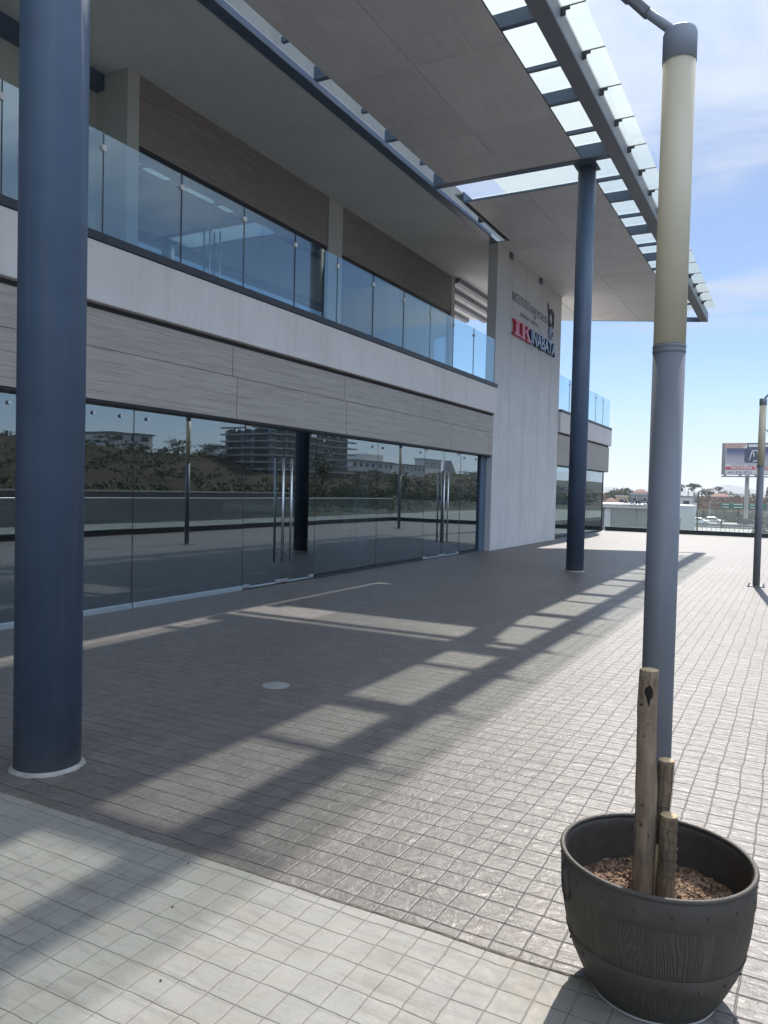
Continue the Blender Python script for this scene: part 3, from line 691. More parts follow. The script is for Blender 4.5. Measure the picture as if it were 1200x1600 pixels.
# emblem: arched dark outline above a pale blue curl
mb = MB(); ring = []
for i in range(25):
    a = R(-60 + 300*i/24); ring.append((XW+0.02, 24.36+0.24*math.cos(a), 7.18+0.27*math.sin(a)))
mb.tube(ring, [0.03+0.035*abs(math.sin(R(-60+300*i/24)/1.0)) for i in range(25)], 8).tube([(XW+0.02, 24.12, 7.34), (XW+0.02, 24.02, 7.5), (XW+0.02, 23.98, 7.62)], 0.022, 8)
mb.build('emblem', 'darkletter', S)
mb = MB(); ring = []
for i in range(21):
    a = R(80 + 300*i/20); ring.append((XW+0.02, 24.36+0.2*math.cos(a), 6.75+0.17*math.sin(a)))
mb.tube(ring, 0.05, 8).build('emblem', 'logo_blue', S)

# ------------------------------------------------------------------ canopy
K = thing('canopy', 'wide flat entrance canopy of grey boards with a strip of roof glass', 'canopy', (-5.2, 12.0, 8.2))
def panel(x0, x1, y0, y1):
    g = 0.005
    poly = [(x0+g, y0+g), (x1-g, y0+g), (x1-g, min(y1-g, yend(x1-g)-0.06)), (x0+g, min(y1-g, yend(x0+g)-0.06))]
    if poly[3][1] <= y0+0.1: return
    MB().prism(poly, 8.2, 8.212).build('soffit_panel', 'board', K)
lon = [(-6.88, -5.49), (-5.49, -3.98)]
ya = [-14.0, -11.3, -8.7, -6.2, -3.7, -1.2, 1.3, 3.4, 5.75, 8.3, 10.85, 13.35, 15.24]
yb = [16.42, 17.12, 19.41, 20.3, 23.55, 26.9, 32]
for s_ in (ya, yb):
    for a, b in zip(s_[:-1], s_[1:]):
        for x0, x1 in lon: panel(x0 if b < 20 or x0 > -6 else -7.40, x1, a, b)
MB().box(-6.89, -3.975, -14, 15.24, 8.214, 8.235).build('deck', 'seam', K)
MB().prism([(-6.96, 16.42), (-3.975, 16.42), (-3.975, yend(-3.975)-0.06), (-7.40, yend(-7.40)-0.06), (-7.40, 19.42), (-6.96, 19.42)], 8.214, 8.235).build('deck', 'seam', K)
MB().box(-7.19, -6.995, 16.42, 19.40, 8.40, 8.43).build('deck', 'parapet', K)
MB().box(-6.955, -3.985, 16.40, 16.418, 8.19, 8.235).build('panel_trim', 'steel', K)
# edge beams: outer channel with flanges, inner beam along the building
MB().prism([(-3.46, -14), (-3.20, -14), (-3.20, yend(-3.2)), (-3.46, yend(-3.46))], 8.2, 8.22).prism([(-3.34, -14), (-3.31, -14), (-3.31, yend(-3.3)), (-3.34, yend(-3.34))], 8.22, 8.53).prism([(-3.46, -14), (-3.20, -14), (-3.20, yend(-3.2)), (-3.46, yend(-3.46))], 8.53, 8.55).build('edge_beam', 'beam', K)
MB().box(-3.205, -3.195, -14, yend(-3.2)-0.02, 8.221, 8.529).build('beam_cover', 'beam', K)
MB().box(-7.41, -7.20, -14, 19.36, 8.17, 8.199).box(-7.41, -7.39, -14, 19.36, 8.2, 8.46).build('inner_beam', 'steel', K)
MB().box(-6.99, -6.965, 16.42, 19.3, 8.195, 8.45).build('inner_beam', 'steel', K)
MB().obox((-5.33, (yend(-7.2)+yend(-3.46))/2-0.02, 8.28), Vector((1.87, 1.87*0.46, 0)), (-0.012, 0.026, 0), (0, 0, 0.085)).build('end_fascia', 'steel', K)
# rafters and glazing bars
y = 13.05-2.44*11
while y < 30:
    if not (15.2 < y < 15.7):
        ok = y < yend(-3.46)-0.3
        if ok: MB().box(-7.19, -3.47, y-0.05, y+0.05, 8.25, 8.46).build('rafter', 'steel', K)
    yy = y+1.52
    if yy < yend(-3.46)-0.3: MB().box(-7.19, -3.47, yy-0.035, yy+0.035, 8.39, 8.46).build('glazing_bar', 'steel', K)
    y += 2.44
MB().box(-7.19, -3.47, 15.79, 15.90, 8.39, 8.46).build('glazing_bar', 'steel', K)
for yy in (2.62, 15.30): MB().box(-7.19, -3.47, yy-0.06, yy+0.14, 8.195, 8.46).build('cross_beam', 'steel', K)
y = 12.07-1.22*21
while y < 30.2:
    x0 = -7.1 if not (15.3 < y+0.6 < 16.6) else -6.15
    t2 = MB().prism([(x0, y+0.006), (-2.84, y+0.006), (-2.84, y+1.214), (x0, y+1.214)], 8.475, 8.487)
    t2.build('glass_pane', 'roofglass', K)
    MB().prism_x([(y-0.012, 8.36), (y+0.012, 8.36), (y+0.012, 8.47), (y-0.012, 8.47)], -3.194, -3.12).prism_x([(y-0.012, 8.43), (y+0.012, 8.43), (y+0.012, 8.47), (y-0.012, 8.47)], -3.12, -3.06).build('bracket', 'black', K)
    MB().box(-3.19, -2.84, y-0.006, y+0.006, 8.472, 8.49).build('glazing_joint', 'seam', K)
    y += 1.22

# columns
def column(x, y, label):
    t_ = thing('steel_column', label, 'column', (x, y, 0), 'round steel columns carrying the canopy')
    MB().lathe([(0.177, 0.0), (0.177, 8.17)], (x, y, 0), 64, True, True).build('shaft', 'column', t_)
    gc = MB().lathe([(0.200, 0.001), (0.194, 0.012), (0.1775, 0.02)], (x, y, 0), 96)
    for i, v in enumerate(gc.v):
        a = math.atan2(v[1]-y, v[0]-x); k_ = 1+0.05*mnoise.noise(Vector((math.cos(a)*3, math.sin(a)*3, x)))+0.02*mnoise.noise(Vector((math.cos(a)*14, math.sin(a)*14, x)))
        if i < 192: gc.v[i] = (x+(v[0]-x)*k_, y+(v[1]-y)*k_, v[2])
    gc.build('grout_collar', 'mortar', t_)
    MB().box(x-0.22, x+0.22, y-0.22, y+0.22, 8.171, 8.194).build('cap_plate', 'steel', t_)
column(-3.655, 2.865, 'thick blue round column in the left foreground with a grout ring at its foot')
column(-3.96, 15.65, 'blue round column standing in front of the sign wall')
column(-4.0, 28.4, 'farthest blue column beyond the sign wall, reflected dark in the shopfront end')
tag(MB().lathe([(0.0, 0.004), (0.105, 0.004), (0.11, 0.0025), (0.112, 0.0003)], (-3.63, 4.97, 0), 32).build('drain_cover', 'greywall'), 'small round pale cover set in the shaded paving', 'drain cover')

# ------------------------------------------------------------------ lamp posts
def lamp(x, y, ang, label):
    t_ = thing('lamp_post', label, 'lamp post', (x, y, 0), 'lamp posts along the terrace')
    MB().box(x-0.15, x+0.15, y-0.15, y+0.15, 0.0, 0.014).build('base_plate', 'pole', t_, 0.003)
    for i in (-1, 1):
        for j in (-1, 1):
            MB().lathe([(0.016, 0.014), (0.016, 0.032), (0.008, 0.033), (0.008, 0.055)], (x+0.12*i, y+0.12*j, 0), 8, False, True).build('bolt', 'pole', t_)
    MB().lathe([(0.060, 0.014), (0.060, 2.15)], (x, y, 0), 40, True, True).build('pole', 'pole', t_)
    MB().lathe([(0.0602, 2.148), (0.0618, 2.150), (0.0618, 2.160), (0.0604, 2.162), (0.0604, 2.167), (0.0618, 2.169), (0.0618, 2.179), (0.058, 2.18)], (x, y, 0), 40, True, True).build('collar', 'pole', t_)
    MB().lathe([(0.0595, 2.1805), (0.0595, 3.27)], (x, y, 0), 40, True, True).build('diffuser', 'diffuser', t_)
    cap = MB().lathe([(0.0625, 3.255), (0.0625, 3.36), (0.058, 3.374), (0.048, 3.381), (0.0, 3.385)], (x, y, 0), 40, True).build('cap', 'cap', t_)
    d = Vector((math.cos(ang), math.sin(ang), 0)); p0 = Vector((x, y, 3.375)) + d*0.02
    p1 = p0 + d*0.115 + Vector((0, 0, 0.115)); p2 = p0 + d*0.36 + Vector((0, 0, 0.40))
    MB().tube([p0, p0.lerp(p1, 0.5), p1], 0.0175, 14).build('arm', 'cap', t_)
    sd_ = Vector((-d.y, d.x, 0)); dd = (p2-p1).normalized(); up = sd_.cross(dd)
    mb = MB()
    mb.obox(p1+dd*0.05, dd*0.07, sd_*0.024, up*0.018)
    mb.obox(p1+dd*0.34, dd*0.23, sd_*0.06, up*0.016)
    mb.build('lamp_head', 'pole', t_, 0.008)
lamp(-0.455, 3.14, R(178), 'grey lamp post with cream upper tube right behind the barrel planter')
lamp(-0.59, 15.3, R(-8), 'smaller looking grey lamp post farther along at the right edge')
lamp(-0.55, 27.6, R(178), 'third lamp post by the far railing, seen mirrored in the shopfront')

# ------------------------------------------------------------------ planter with cut trunks
PX, PY = -0.361, 2.585
PT = thing('barrel_planter', 'dark round plastic planter moulded like a wooden barrel', 'planter', (PX, PY, 0))
def rad(z):      # outer profile
    return 0.188 + (0.296-0.188)*(1-(1-min(1, z/0.43))**2.7)
prof = [(0.172, 0.0), (0.186, 0.004)] + [(rad(z), z) for z in [0.01+0.42*i/26 for i in range(27)]]
inner = [(rad(z)-0.012, z) for z in [0.42-0.38*i/16 for i in range(17)]]
MB().lathe(prof, (PX, PY, 0), 96, True, False).build('staves', 'pot', PT)
MB().lathe([(rad(0.43), 0.4305), (rad(0.43)-0.004, 0.438)]+inner, (PX, PY, 0), 96, False, True).build('inner_liner', 'potband', PT)
MB().lathe([(rad(0.345)+0.001, 0.345), (rad(0.345)+0.0030, 0.348), (rad(0.43)+0.0030, 0.43), (rad(0.43)+0.001, 0.432)], (PX, PY, 0), 96).build('upper_band', 'potband', PT)
MB().lathe([(rad(0.125)+0.001, 0.125), (rad(0.125)+0.0030, 0.128), (rad(0.19)+0.0030, 0.187), (rad(0.19)+0.001, 0.19)], (PX, PY, 0), 96).build('lower_band', 'potband', PT)
lip = [(0.2945+0.0085*math.cos(R(a)), 0.438+0.0075*math.sin(R(a))) for a in range(-40, 225, 20)]
MB().lathe(lip, (PX, PY, 0), 96).build('rim', 'potband', PT)
MB().lathe([(0.186, 0.0005), (0.195, 0.002), (0.196, 0.008), (0.194, 0.011)], (PX, PY, 0), 96).build('foot_ring', 'concrete', PT)
for zc_, r_ in ((0.39, 0.0), (0.157, 0.0)):
    for i in range(18):
        a = 2*math.pi*(i+0.4)/18; rr = rad(zc_)+0.0026
        d = Vector((math.cos(a), math.sin(a), 0))
        p = Vector((PX, PY, zc_)) + d*rr
        MB().tube([p, p+d*0.003, p+d*0.0045], [0.0055, 0.0045, 0.0015], 8).build('rivet', 'potband', PT)
pts = []
for i in range(33):
    a = 2*math.pi*i/32; th = R(212) + 0.13*math.cos(a); z = 0.352 + 0.062*math.sin(a)
    pts.append((PX+(rad(z)+0.0035)*math.cos(th), PY+(rad(z)+0.0035)*math.sin(th), z))
MB().tube(pts, 0.003, 6, False).build('handle_outline', 'seam', PT)
# soil
def soil_z(x, y):
    return 0.290 + 0.020*mnoise.fractal(Vector((x*9, y*9, 0.3)), 0.8, 2, 4) + 0.012*math.exp(-((x/0.09)**2+(y/0.09)**2))
mb = MB(); rings = 14; seg = 56; vs = [(PX, PY, soil_z(0, 0))]
for j in range(1, rings+1):
    r_ = 0.277*j/rings
    for i in range(seg):
        a = 2*math.pi*i/seg; x, y = r_*math.cos(a), r_*math.sin(a); vs.append((PX+x, PY+y, soil_z(x, y)))
fs = [(0, 1+i, 1+(i+1) % seg) for i in range(seg)]
for j in range(rings-1):
    for i in range(seg): a, b = 1+j*seg+i, 1+j*seg+(i+1) % seg; fs.append((a, a+seg, b+seg, b))
mb.add(vs, fs, True); tag(mb.build('soil', 'soil'), 'brown soil filling the barrel planter', 'soil', kind='stuff')
mb = MB()
for i in range(4200):
    a = random.uniform(0, 2*math.pi); r_ = 0.27*math.sqrt(random.random()); x, y = r_*math.cos(a), r_*math.sin(a)
    s_ = random.choice((0.0014, 0.0018, 0.002, 0.0025, 0.0025, 0.003, 0.0045, 0.006)) * random.uniform(0.7, 1.3)
    e = Euler((random.uniform(-.6, .6), random.uniform(-.6, .6), random.uniform(0, 6.3))).to_matrix()
    c = (PX+x, PY+y, soil_z(x, y)+s_*0.3)
    mb.obox(c, e @ Vector((s_*random.uniform(.8, 1.7), random.uniform(-.3, .3)*s_, 0)), e @ Vector((random.uniform(-.3, .3)*s_, s_*random.uniform(.5, 1), 0)), e @ Vector((0, 0, s_*random.uniform(.35, .7))))
tag(mb.build('soil_clods', 'chips'), 'loose crumbs and wood chips scattered over the planter soil', 'soil', kind='stuff')
def rock(name, c, s_, mat, label):
    bm = bmesh.new(); bmesh.ops.create_icosphere(bm, subdivisions=3, radius=1)
    for v in bm.verts:
        k_ = 1 + 0.35*mnoise.noise(v.co*1.6+Vector(c)*9); v.co = Vector((v.co.x*s_[0], v.co.y*s_[1], v.co.z*s_[2]))*k_
    me = bpy.data.meshes.new(name); bm.to_mesh(me); bm.free(); me.materials.append(M[mat])
    o = bpy.data.objects.new(name, me); o.location = c; COL.objects.link(o); return tag(o, label, 'stone')
rock('stone', (PX-0.105, PY-0.03, 0.308), (0.024, 0.019, 0.017), 'chips', 'pale clod of earth lying left of the tall stake')

def log(name, label, p0, p1, r0, r1, mat, lean=0.0):
    t_ = thing(name, label, 'wooden stake', p0, 'cut wooden stakes in the planter')
    n_ = 26; pts = []; rs = []
    p0, p1 = Vector(p0), Vector(p1); seed = p0.x*31
    for i in range(n_+1):
        u = i/n_; q = p0.lerp(p1, u)
        q += Vector((mnoise.noise(Vector((u*2.3, seed, 0))), mnoise.noise(Vector((u*2.3, seed, 5))), 0))*0.006
        pts.append(q); rs.append((r0*(1-u)+r1*u)*(1+0.06*mnoise.noise(Vector((u*9, seed, 9)))))
    b = MB().tube(pts, rs, 28)
    for i, v in enumerate(b.v):
        vv = Vector(v); k_ = 0.0018*mnoise.noise(Vector((vv.x*70, vv.y*70, vv.z*9)))
        q = p0.lerp(p1, max(0, min(1, (vv.z-p0.z)/(p1.z-p0.z)))); d = (vv-q); d.z = 0
        if d.length > 1e-5: vv += d.normalized()*k_
        b.v[i] = tuple(vv)
    b.build('trunk', mat, t_)
    top = pts[-1]
    MB().lathe([(0.0, 0.0022), (rs[-1]*0.9, 0.0022), (rs[-1]*0.97, 0.0005)], tuple(top), 28).build('cut_end', 'cut', t_)
    return t_, pts, rs
L1, pts, rs = log('wooden_stake', 'tallest grey cut trunk with a black knot hole, in the planter', (PX-0.036, PY-0.005, 0.27), (PX-0.042, PY+0.012, 1.03), 0.0365, 0.0300, 'bark')
# knot hole: a dark hollow with a raised lip on the side towards the plaza
q = Vector(pts[-3]); d = (Vector((0, 0, 1.6))-q); d.z = 0; d.normalize(); sd_ = Vector((-d.y, d.x, 0))
mb = MB(); c0 = q + d*(rs[-3]*0.965) + Vector((0, 0, -0.01)) + sd_*(0.002)
ring = []
for i in range(22):
    a = 2*math.pi*i/22; rr = 1 + 0.25*mnoise.noise(Vector((math.cos(a)*1.3, math.sin(a)*1.3, 3)))
    dy_ = math.sin(a)*0.026*rr*(1.6 if math.sin(a) < 0 else 1); sx_ = math.cos(a)*0.0135*rr*(1 if math.sin(a) > -0.3 else 0.5)
    ring.append(c0 + sd_*sx_ + Vector((0, 0, dy_)) + d*(0.0025 - 8*sx_*sx_*2.0))
mb.add([c0+d*0.0045]+ring, [(0, 1+i, 1+(i+1) % 22) for i in range(22)], True).build('knot_hole', 'hole', L1)
L2, pts2, rs2 = log('wooden_stake', 'middle height brown stake leaning behind the shortest one', (PX-0.004, PY+0.03, 0.28), (PX+0.012, PY+0.05, 0.732), 0.0215, 0.0265, 'bark2')
L3, pts3, rs3 = log('wooden_stake', 'shortest brown stake wrapped in thin wire, in front of the others', (PX+0.032, PY-0.02, 0.28), (PX+0.040, PY-0.015, 0.578), 0.0275, 0.0265, 'bark2')
MB().obox((PX+0.004, PY-0.006, 0.385), (0.006, -0.002, 0), (0.002, 0.004, 0), (0.004, 0, 0.085)).build('splinter', 'cut', L2)
for L_, pp, rr in ((L2, pts2, rs2), (L3, pts3, rs3)):
    mb = MB()
    def wpt(u, a, k_=0.0022):
        x_ = min(25.99, u*26); j_ = int(x_); q_ = Vector(pp[j_]).lerp(Vector(pp[j_+1]), x_-j_)
        return (q_.x+(rr[j_]+k_)*math.cos(a), q_.y+(rr[j_]+k_)*math.sin(a), q_.z)
    for j in range(8):
        ph = random.uniform(0, 6.3); u0 = 0.15+0.82*j/8
        mb.tube([wpt(u0+0.012*math.sin(2*math.pi*i/40+ph)+0.004*math.sin(6*math.pi*i/40), 2*math.pi*i/40) for i in range(41)], 0.0006, 4, False)
    for j in range(9):
        a0 = 2*math.pi*j/9+random.uniform(-.15, .15); ph = random.uniform(0, 6.3)
        mb.tube([wpt(0.1+0.88*i/24, a0+0.12*math.sin(i*1.1+ph)) for i in range(25)], 0.0005, 4, False)
    mb.build('wire_mesh', 'black', L_)

# dry bits on the paving
for (x, y) in ((-1.745, 1.80), (-2.02, 2.14), (-2.2, 2.42)):
    rock('pebble', (x, y, 0.003), (0.0042, 0.003, 0.0022), 'tyre', 'tiny dark bit of grit lying on the pale paving')['group'] = 'specks of grit on the paving'

# ------------------------------------------------------------------ terrace railings
def railing(name, label, p0, p1, npan, h=1.08, toprail=False):
    p0, p1 = Vector(p0), Vector(p1); d = (p1-p0); L_ = d.length; d.normalize(); s_ = Vector((-d.y, d.x, 0))
    t_ = thing(name, label, 'glass railing', p0)
    MB().obox((p0+p1)/2+Vector((0, 0, 0.09)), d*(L_/2), s_*0.04, (0, 0, 0.09)).build('base_channel', 'black', t_, 0.006)
    for i in range(npan):
        a = p0+d*(L_*i/npan+0.012); b = p0+d*(L_*(i+1)/npan-0.012); c = (a+b)/2
        MB().obox(c+Vector((0, 0, 0.18+(h-0.18)/2)), (b-a)/2, s_*0.006, (0, 0, (h-0.18)/2)).build('glass_pane', 'clearglass', t_)
    if toprail: MB().tube([p0+Vector((0, 0, h+0.02)), p1+Vector((0, 0, h+0.02))], 0.02, 10).build('top_rail', 'alu', t_)
railing('glass_railing', 'low glass railing with black base closing the far end of the terrace', (-7.36, 34.15, 0), (3.2, 34.2, 0), 8)
railing('glass_railing', 'glass railing with metal handrail along the east terrace edge, mirrored in the shopfront', (3.2, -24, 0), (3.2, 34.1, 0), 40, 1.1, True)

# ------------------------------------------------------------------ vegetation
def crown(mb, c, rr, nl, ls, flat=0.0):
    c = Vector(c); nb = max(4, int(nl/26)); blobs = []
    for i in range(nb):
        while True:
            p = Vector((random.uniform(-1, 1), random.uniform(-1, 1), random.uniform(-1, 1)))
            if p.length < 1: break
        blobs.append((c+Vector((p.x*rr[0], p.y*rr[1], p.z*rr[2])), random.uniform(0.28, 0.5)))
    for i in range(nl):
        bc, br_ = random.choice(blobs)
        p = bc + Vector((random.gauss(0, .45)*rr[0], random.gauss(0, .45)*rr[1], random.gauss(0, .4)*rr[2]))*br_
        e = Euler((random.uniform(0, 6.3), random.uniform(0, 6.3), random.uniform(0, 6.3))).to_matrix()
        s_ = ls*random.uniform(.6, 1.3)
        a, b = e @ Vector((s_, 0, 0)), e @ Vector((0, s_*0.6, 0))
        mb.add([p-a, p-b, p+a, p+b], [(0, 1, 2, 3)])
def tree(label, x, y, h, w, kind='round', leaf='leaf1', nl=420, group=None, zb=None):
    z = hgt(x, y) if zb is None else zb
    t_ = thing({'palm': 'palm_tree', 'cypress': 'cypress_tree', 'pine': 'umbrella_pine', 'round': 'tree', 'thin': 'eucalyptus_tree', 'bush': 'bush'}[kind], label, 'bush' if kind == 'bush' else 'tree', (x, y, z-0.1), group)
    tr = MB()
    if kind == 'bush':
        tr.tube([(x, y, z-0.2), (x, y, z+h*0.5)], 0.08, 6)
        for k_ in range(4): tr.tube([(x, y, z+0.1), (x+random.uniform(-w, w)*.35, y+random.uniform(-w, w)*.35, z+h*0.6)], [0.06, 0.02], 5)
    else:
        lean = Vector((random.uniform(-.06, .06)*h, random.uniform(-.04, .04)*h, 0))
        tp = Vector((x, y, z+h*0.8))+lean
        tr.tube([(x, y, z-0.3), Vector((x, y, z+h*0.4))+lean*0.3, tp], [h*0.028+0.05, h*0.02+0.04, 0.03], 8)
        if kind != 'palm':
            for k_ in range(7):
                u = random.uniform(.4, .8) if kind != 'pine' else random.uniform(.65, .8); a = random.uniform(0, 6.3)
                q = Vector((x, y, z+h*u*0.95))+lean*u
                tr.tube([q, q+Vector((math.cos(a)*w*.4, math.sin(a)*w*.4, h*0.14))], [h*0.011+.02, .015], 6)
    tr.build('trunk', 'wood', t_)
    cr = MB()
    if kind == 'palm':
        for k_ in range(26):
            a = random.uniform(0, 6.3); up = random.uniform(-.5, .9); base = tp
            prev = base
            for s_ in range(6):
                u = (s_+1)/6; q = base + Vector((math.cos(a)*w*.5*u, math.sin(a)*w*.5*u, w*.45*(up*u - 0.9*u*u)))
                sd2 = Vector((-math.sin(a), math.cos(a), 0))*(0.10*w*(1-u*.6))
                cr.add([prev-sd2, q-sd2*.9+Vector((0, 0, -.06*w)), q, prev], [(0, 1, 2, 3)]); cr.add([prev+sd2, q+sd2*.9+Vector((0, 0, -.06*w)), q, prev], [(0, 1, 2, 3)]); prev = q
    elif kind == 'cypress': 
        for k_ in range(10):
            u = k_/9; crown(cr, (x+lean.x*u, y+lean.y*u, z+h*(.15+.82*u)), (w*.5*(1.05-u)*(.6+.8*min(1, u*4)), w*.5*(1.05-u), h*.09), nl//10, .05*h)
    elif kind == 'pine': crown(cr, tp+Vector((0, 0, h*.07)), (w*.5, w*.5, h*.13), nl, .05*h)
    elif kind == 'thin':
        for k_ in range(5):
            a = random.uniform(0, 6.3); crown(cr, tp+Vector((math.cos(a)*w*.3, math.sin(a)*w*.3, random.uniform(-.25, .15)*h)), (w*.22, w*.22, h*.10), nl//5, .03*h)
    elif kind == 'bush': crown(cr, (x, y, z+h*.55), (w*.5, w*.5, h*.5), nl, .09*h)
    else: crown(cr, (x+lean.x*.7, y+lean.y*.7, z+h*.66), (w*.5, w*.5, h*.34), nl, .055*h)
    cr.build('crown', leaf, t_)
    return t_

# north skyline, as read beyond the far railing
G = 'trees on the far ridge'
tree('tall thin palm at the left end of the ridge, just right of the lamp post', -36.5, 288, 6.3, 3.96, 'palm', 'leaf1', group=G)
tree('thin tree with open airy crown beside the palm on the ridge', -34.2, 292, 5.2, 3.96, 'thin', 'leaf2', 500, G)
tree('flat topped umbrella pine rising highest on the ridge', -31.9, 290, 5.6, 4.46, 'pine', 'leaf1', 500, G)
tree('bare looking thin tree right of the umbrella pine', -29.6, 290, 5.0, 2.74, 'thin', 'leaf2', 240, G)
tree('broad dark green tree in the middle of the ridge', -26.5, 285, 3.7, 5.40, 'round', 'leaf1', 700, G)
tree('second umbrella pine, smaller, with a slanted flat crown', -24.3, 295, 4.6, 3.02, 'pine', 'leaf1', 300, G)
tree('rounded green tree left of the billboard', -21.8, 286, 3.2, 4.68, 'round', 'leaf2', 600, G)
tree('low round tree below the left end of the billboard', -18.0, 286, 2.6, 3.60, 'round', 'leaf1', 420, G)
tree('slim dark cypress left of the billboard post', -14.6, 285, 4.3, 1.66, 'cypress', 'leaf1', 420, G)
tree('short bushy tree right of the slim cypress', -12.9, 287, 2.7, 2.45, 'round', 'leaf2', 320, G)
tree('needle thin cypress standing alone by the billboard post', -8.9, 285, 4.7, 1.08, 'cypress', 'leaf2', 300, G)
tree('dome shaped tree just left of the billboard post', -6.1, 284, 2.9, 4.61, 'round', 'leaf1', 520, G)
tree('leafy palm behind the billboard post', 0.2-3.0, 280, 5.2, 3.96, 'palm', 'leaf2', group=G)
tree('wide green mound of trees behind the long flat building', -51, 262, 3.6, 9, 'bush', 'leaf1', 1800, G)
tree('pale green bush at the right edge by the highway fence', -4.0, 117, 2.4, 3.2, 'bush', 'leaf2', 520)
# brush belt of the ridge and the verge: uncountable
mb = MB()
for i in range(2600):
    x = random.uniform(-75, 14); y = random.uniform(205, 300)
    if x < -28 and y < 242: continue
    z = hgt(x, y); crown(mb, (x, y, z+0.5), (1.6, 1.6, random.uniform(.5, 1.1)), 9, 0.42)
tag(mb.build('ridge_brush', 'leaf3'), 'reddish dry brush covering the far ridge', 'brush', kind='stuff')
mb = MB()
for i in range(420):
    x = random.uniform(-45, 14); y = random.uniform(189, 206)
    z = hgt(x, y); crown(mb, (x, y, z+0.8), (2.0, 2.0, random.uniform(.7, 1.5)), 24, 0.42)
tag(mb.build('verge_brush', 'leaf1'), 'green brush along the far side of the highway', 'brush', kind='stuff')
# eastern hill, mirrored in the shopfront
for leaf_, cnt, lab in (('leaf2', 800, 'scattered dusty scrub on the brown hillside mirrored in the glass'), ('leaf1', 1100, 'dark low bushes dotting the brown hillside mirrored in the glass')):
    mb = MB()
    for i in range(cnt):
        y = random.uniform(50, 330); x = random.uniform(48, 104)
        if mnoise.noise(Vector((x*0.06, y*0.025, 2.0 if leaf_ == 'leaf1' else 8.0))) < -0.05: continue
        z = hgt(x, y); s_ = random.uniform(.6, 1.5); crown(mb, (x, y, z+.5*s_), (1.4*s_, 1.6*s_, .7*s_), 34, .24)
    tag(mb.build('hill_brush', leaf_), lab, 'brush', kind='stuff')
mb = MB()
for i in range(420):
    y = random.uniform(20, 210); x = random.uniform(33, 46); s_ = random.uniform(.9, 1.5)
    z = hgt(x, y); crown(mb, (x, y, z+.9*s_), (1.6*s_, 1.6*s_, 1.1*s_), 60, .22)
tag(mb.build('roadside_hedge', 'leaf1'), 'green hedge at the foot of the mirrored hillside', 'hedge', kind='stuff')

# ------------------------------------------------------------------ far buildings
def windows(t_, rects, y, mat='win'):
    for (x0, x1, z0, z1) in rects:
        fr = MB().box(x0-.08, x1+.08, y-0.03, y+0.02, z0-.08, z1+.08).build('window', 'white', t_); sub(fr, t_)
        MB().box(x0, x1, y-0.05, y-0.031, z0, z1).build('pane', mat, fr)
def windows_x(t_, rects, x, mat='win'):
    for (y0, y1, z0, z1) in rects:
        fr = MB().box(x-0.03, x+0.02, y0-.08, y1+.08, z0-.08, z1+.08).build('window', 'white', t_); sub(fr, t_)
        MB().box(x-0.05, x-0.031, y0, y1, z0, z1).build('pane', mat, fr)
W = thing('commercial_building', 'long flat grey building with white roof edge and roof lettering beyond the railing', 'building', (-16, 98, -7))
MB().box(-30, -12.2, 95, 112, -7.2, -0.05).build('wall', 'greywall', W)
MB().box(-30.4, -12.2, 94.6, 112.4, -0.05, 0.42).build('roof_edge', 'slab', W, 0.05)
MB().box(-12.2, -10.35, 94.2, 96.2, -7.2, 0.48).build('end_block', 'white', W, 0.03)
windows(W, [(-12.15, -11.75, -2.6, -1.0), (-12.15, -11.85, -5.2, -3.2)], 94.17)
windows(W, [(-19.6, -19.1, -6.9, -3.2), (-18.9, -18.4, -6.9, -3.2), (-16.5, -15.6, -6.9, -3.2), (-15.3, -14.4, -6.9, -3.2), (-24, -22, -6.5, -3.4)], 94.98)
MB().box(-20.6, -19.9, 94.9, 94.99, -6.5, 0).box(-14.2, -13.9, 94.9, 94.99, -6.5, 0).build('pilaster', 'white', W)
text_mesh('roof_lettering', 'A SEMPLE', 0.75, 'navy', W, (-18.3, 94.5, 0.46), 0.04, width=3.0, axis='x', offset=0.02)
text_mesh('roof_lettering', 'CERCASA', 0.6, 'darkletter', W, (-15.0, 94.5, 0.46), 0.04, width=2.3, axis='x')
def house(label, x, y, w_, d_, h_, wall, roof=None, group='houses on the far ridge', zb=None):
    z = (hgt(x, y) if zb is None else zb)-0.4
    t_ = thing('house', label, 'house', (x, y, z), group)
    MB().box(x-w_/2, x+w_/2, y, y+d_, z, z+h_).build('wall', wall, t_)
    if roof: MB().add([(x-w_/2-.3, y-.3, z+h_), (x+w_/2+.3, y-.3, z+h_), (x+w_/2+.3, y+d_+.3, z+h_), (x-w_/2-.3, y+d_+.3, z+h_), (x-w_/2+1, y+d_/2, z+h_+1.1), (x+w_/2-1, y+d_/2, z+h_+1.1)], [(0, 1, 5, 4), (2, 3, 4, 5), (1, 2, 5), (3, 0, 4), (0, 3, 2, 1)]).build('roof', roof, t_)
    else: MB().box(x-w_/2-.15, x+w_/2+.15, y-.15, y+d_+.15, z+h_, z+h_+.25).build('roof', 'white' if wall != 'white' else 'greywall', t_)
    k_ = max(1, int(w_/2.5))
    windows(t_, [(x-w_/2+(i+.3)*w_/k_, x-w_/2+(i+.65)*w_/k_, z+h_*.5, z+h_*.8) for i in range(k_)], y-0.03)
house('pink house with a red roof, highest on the left of the ridge', -41.2, 236, 3.6, 5, 5.0, 'pinkwall', 'roof_red', zb=-2.4)
house('long mauve grey house beneath the pink house', -39.2, 226, 5.6, 5, 4.6, 'greywall', zb=-2.5)
house('ochre house with a flat roof left of the pink house', -44.2, 226, 3.6, 4, 4.0, 'ochre', zb=-2.6)
house('small pale house with a clay roof, low at the left end', -46.4, 220, 2.4, 4, 2.7, 'white', 'roof_red', zb=-2.8)
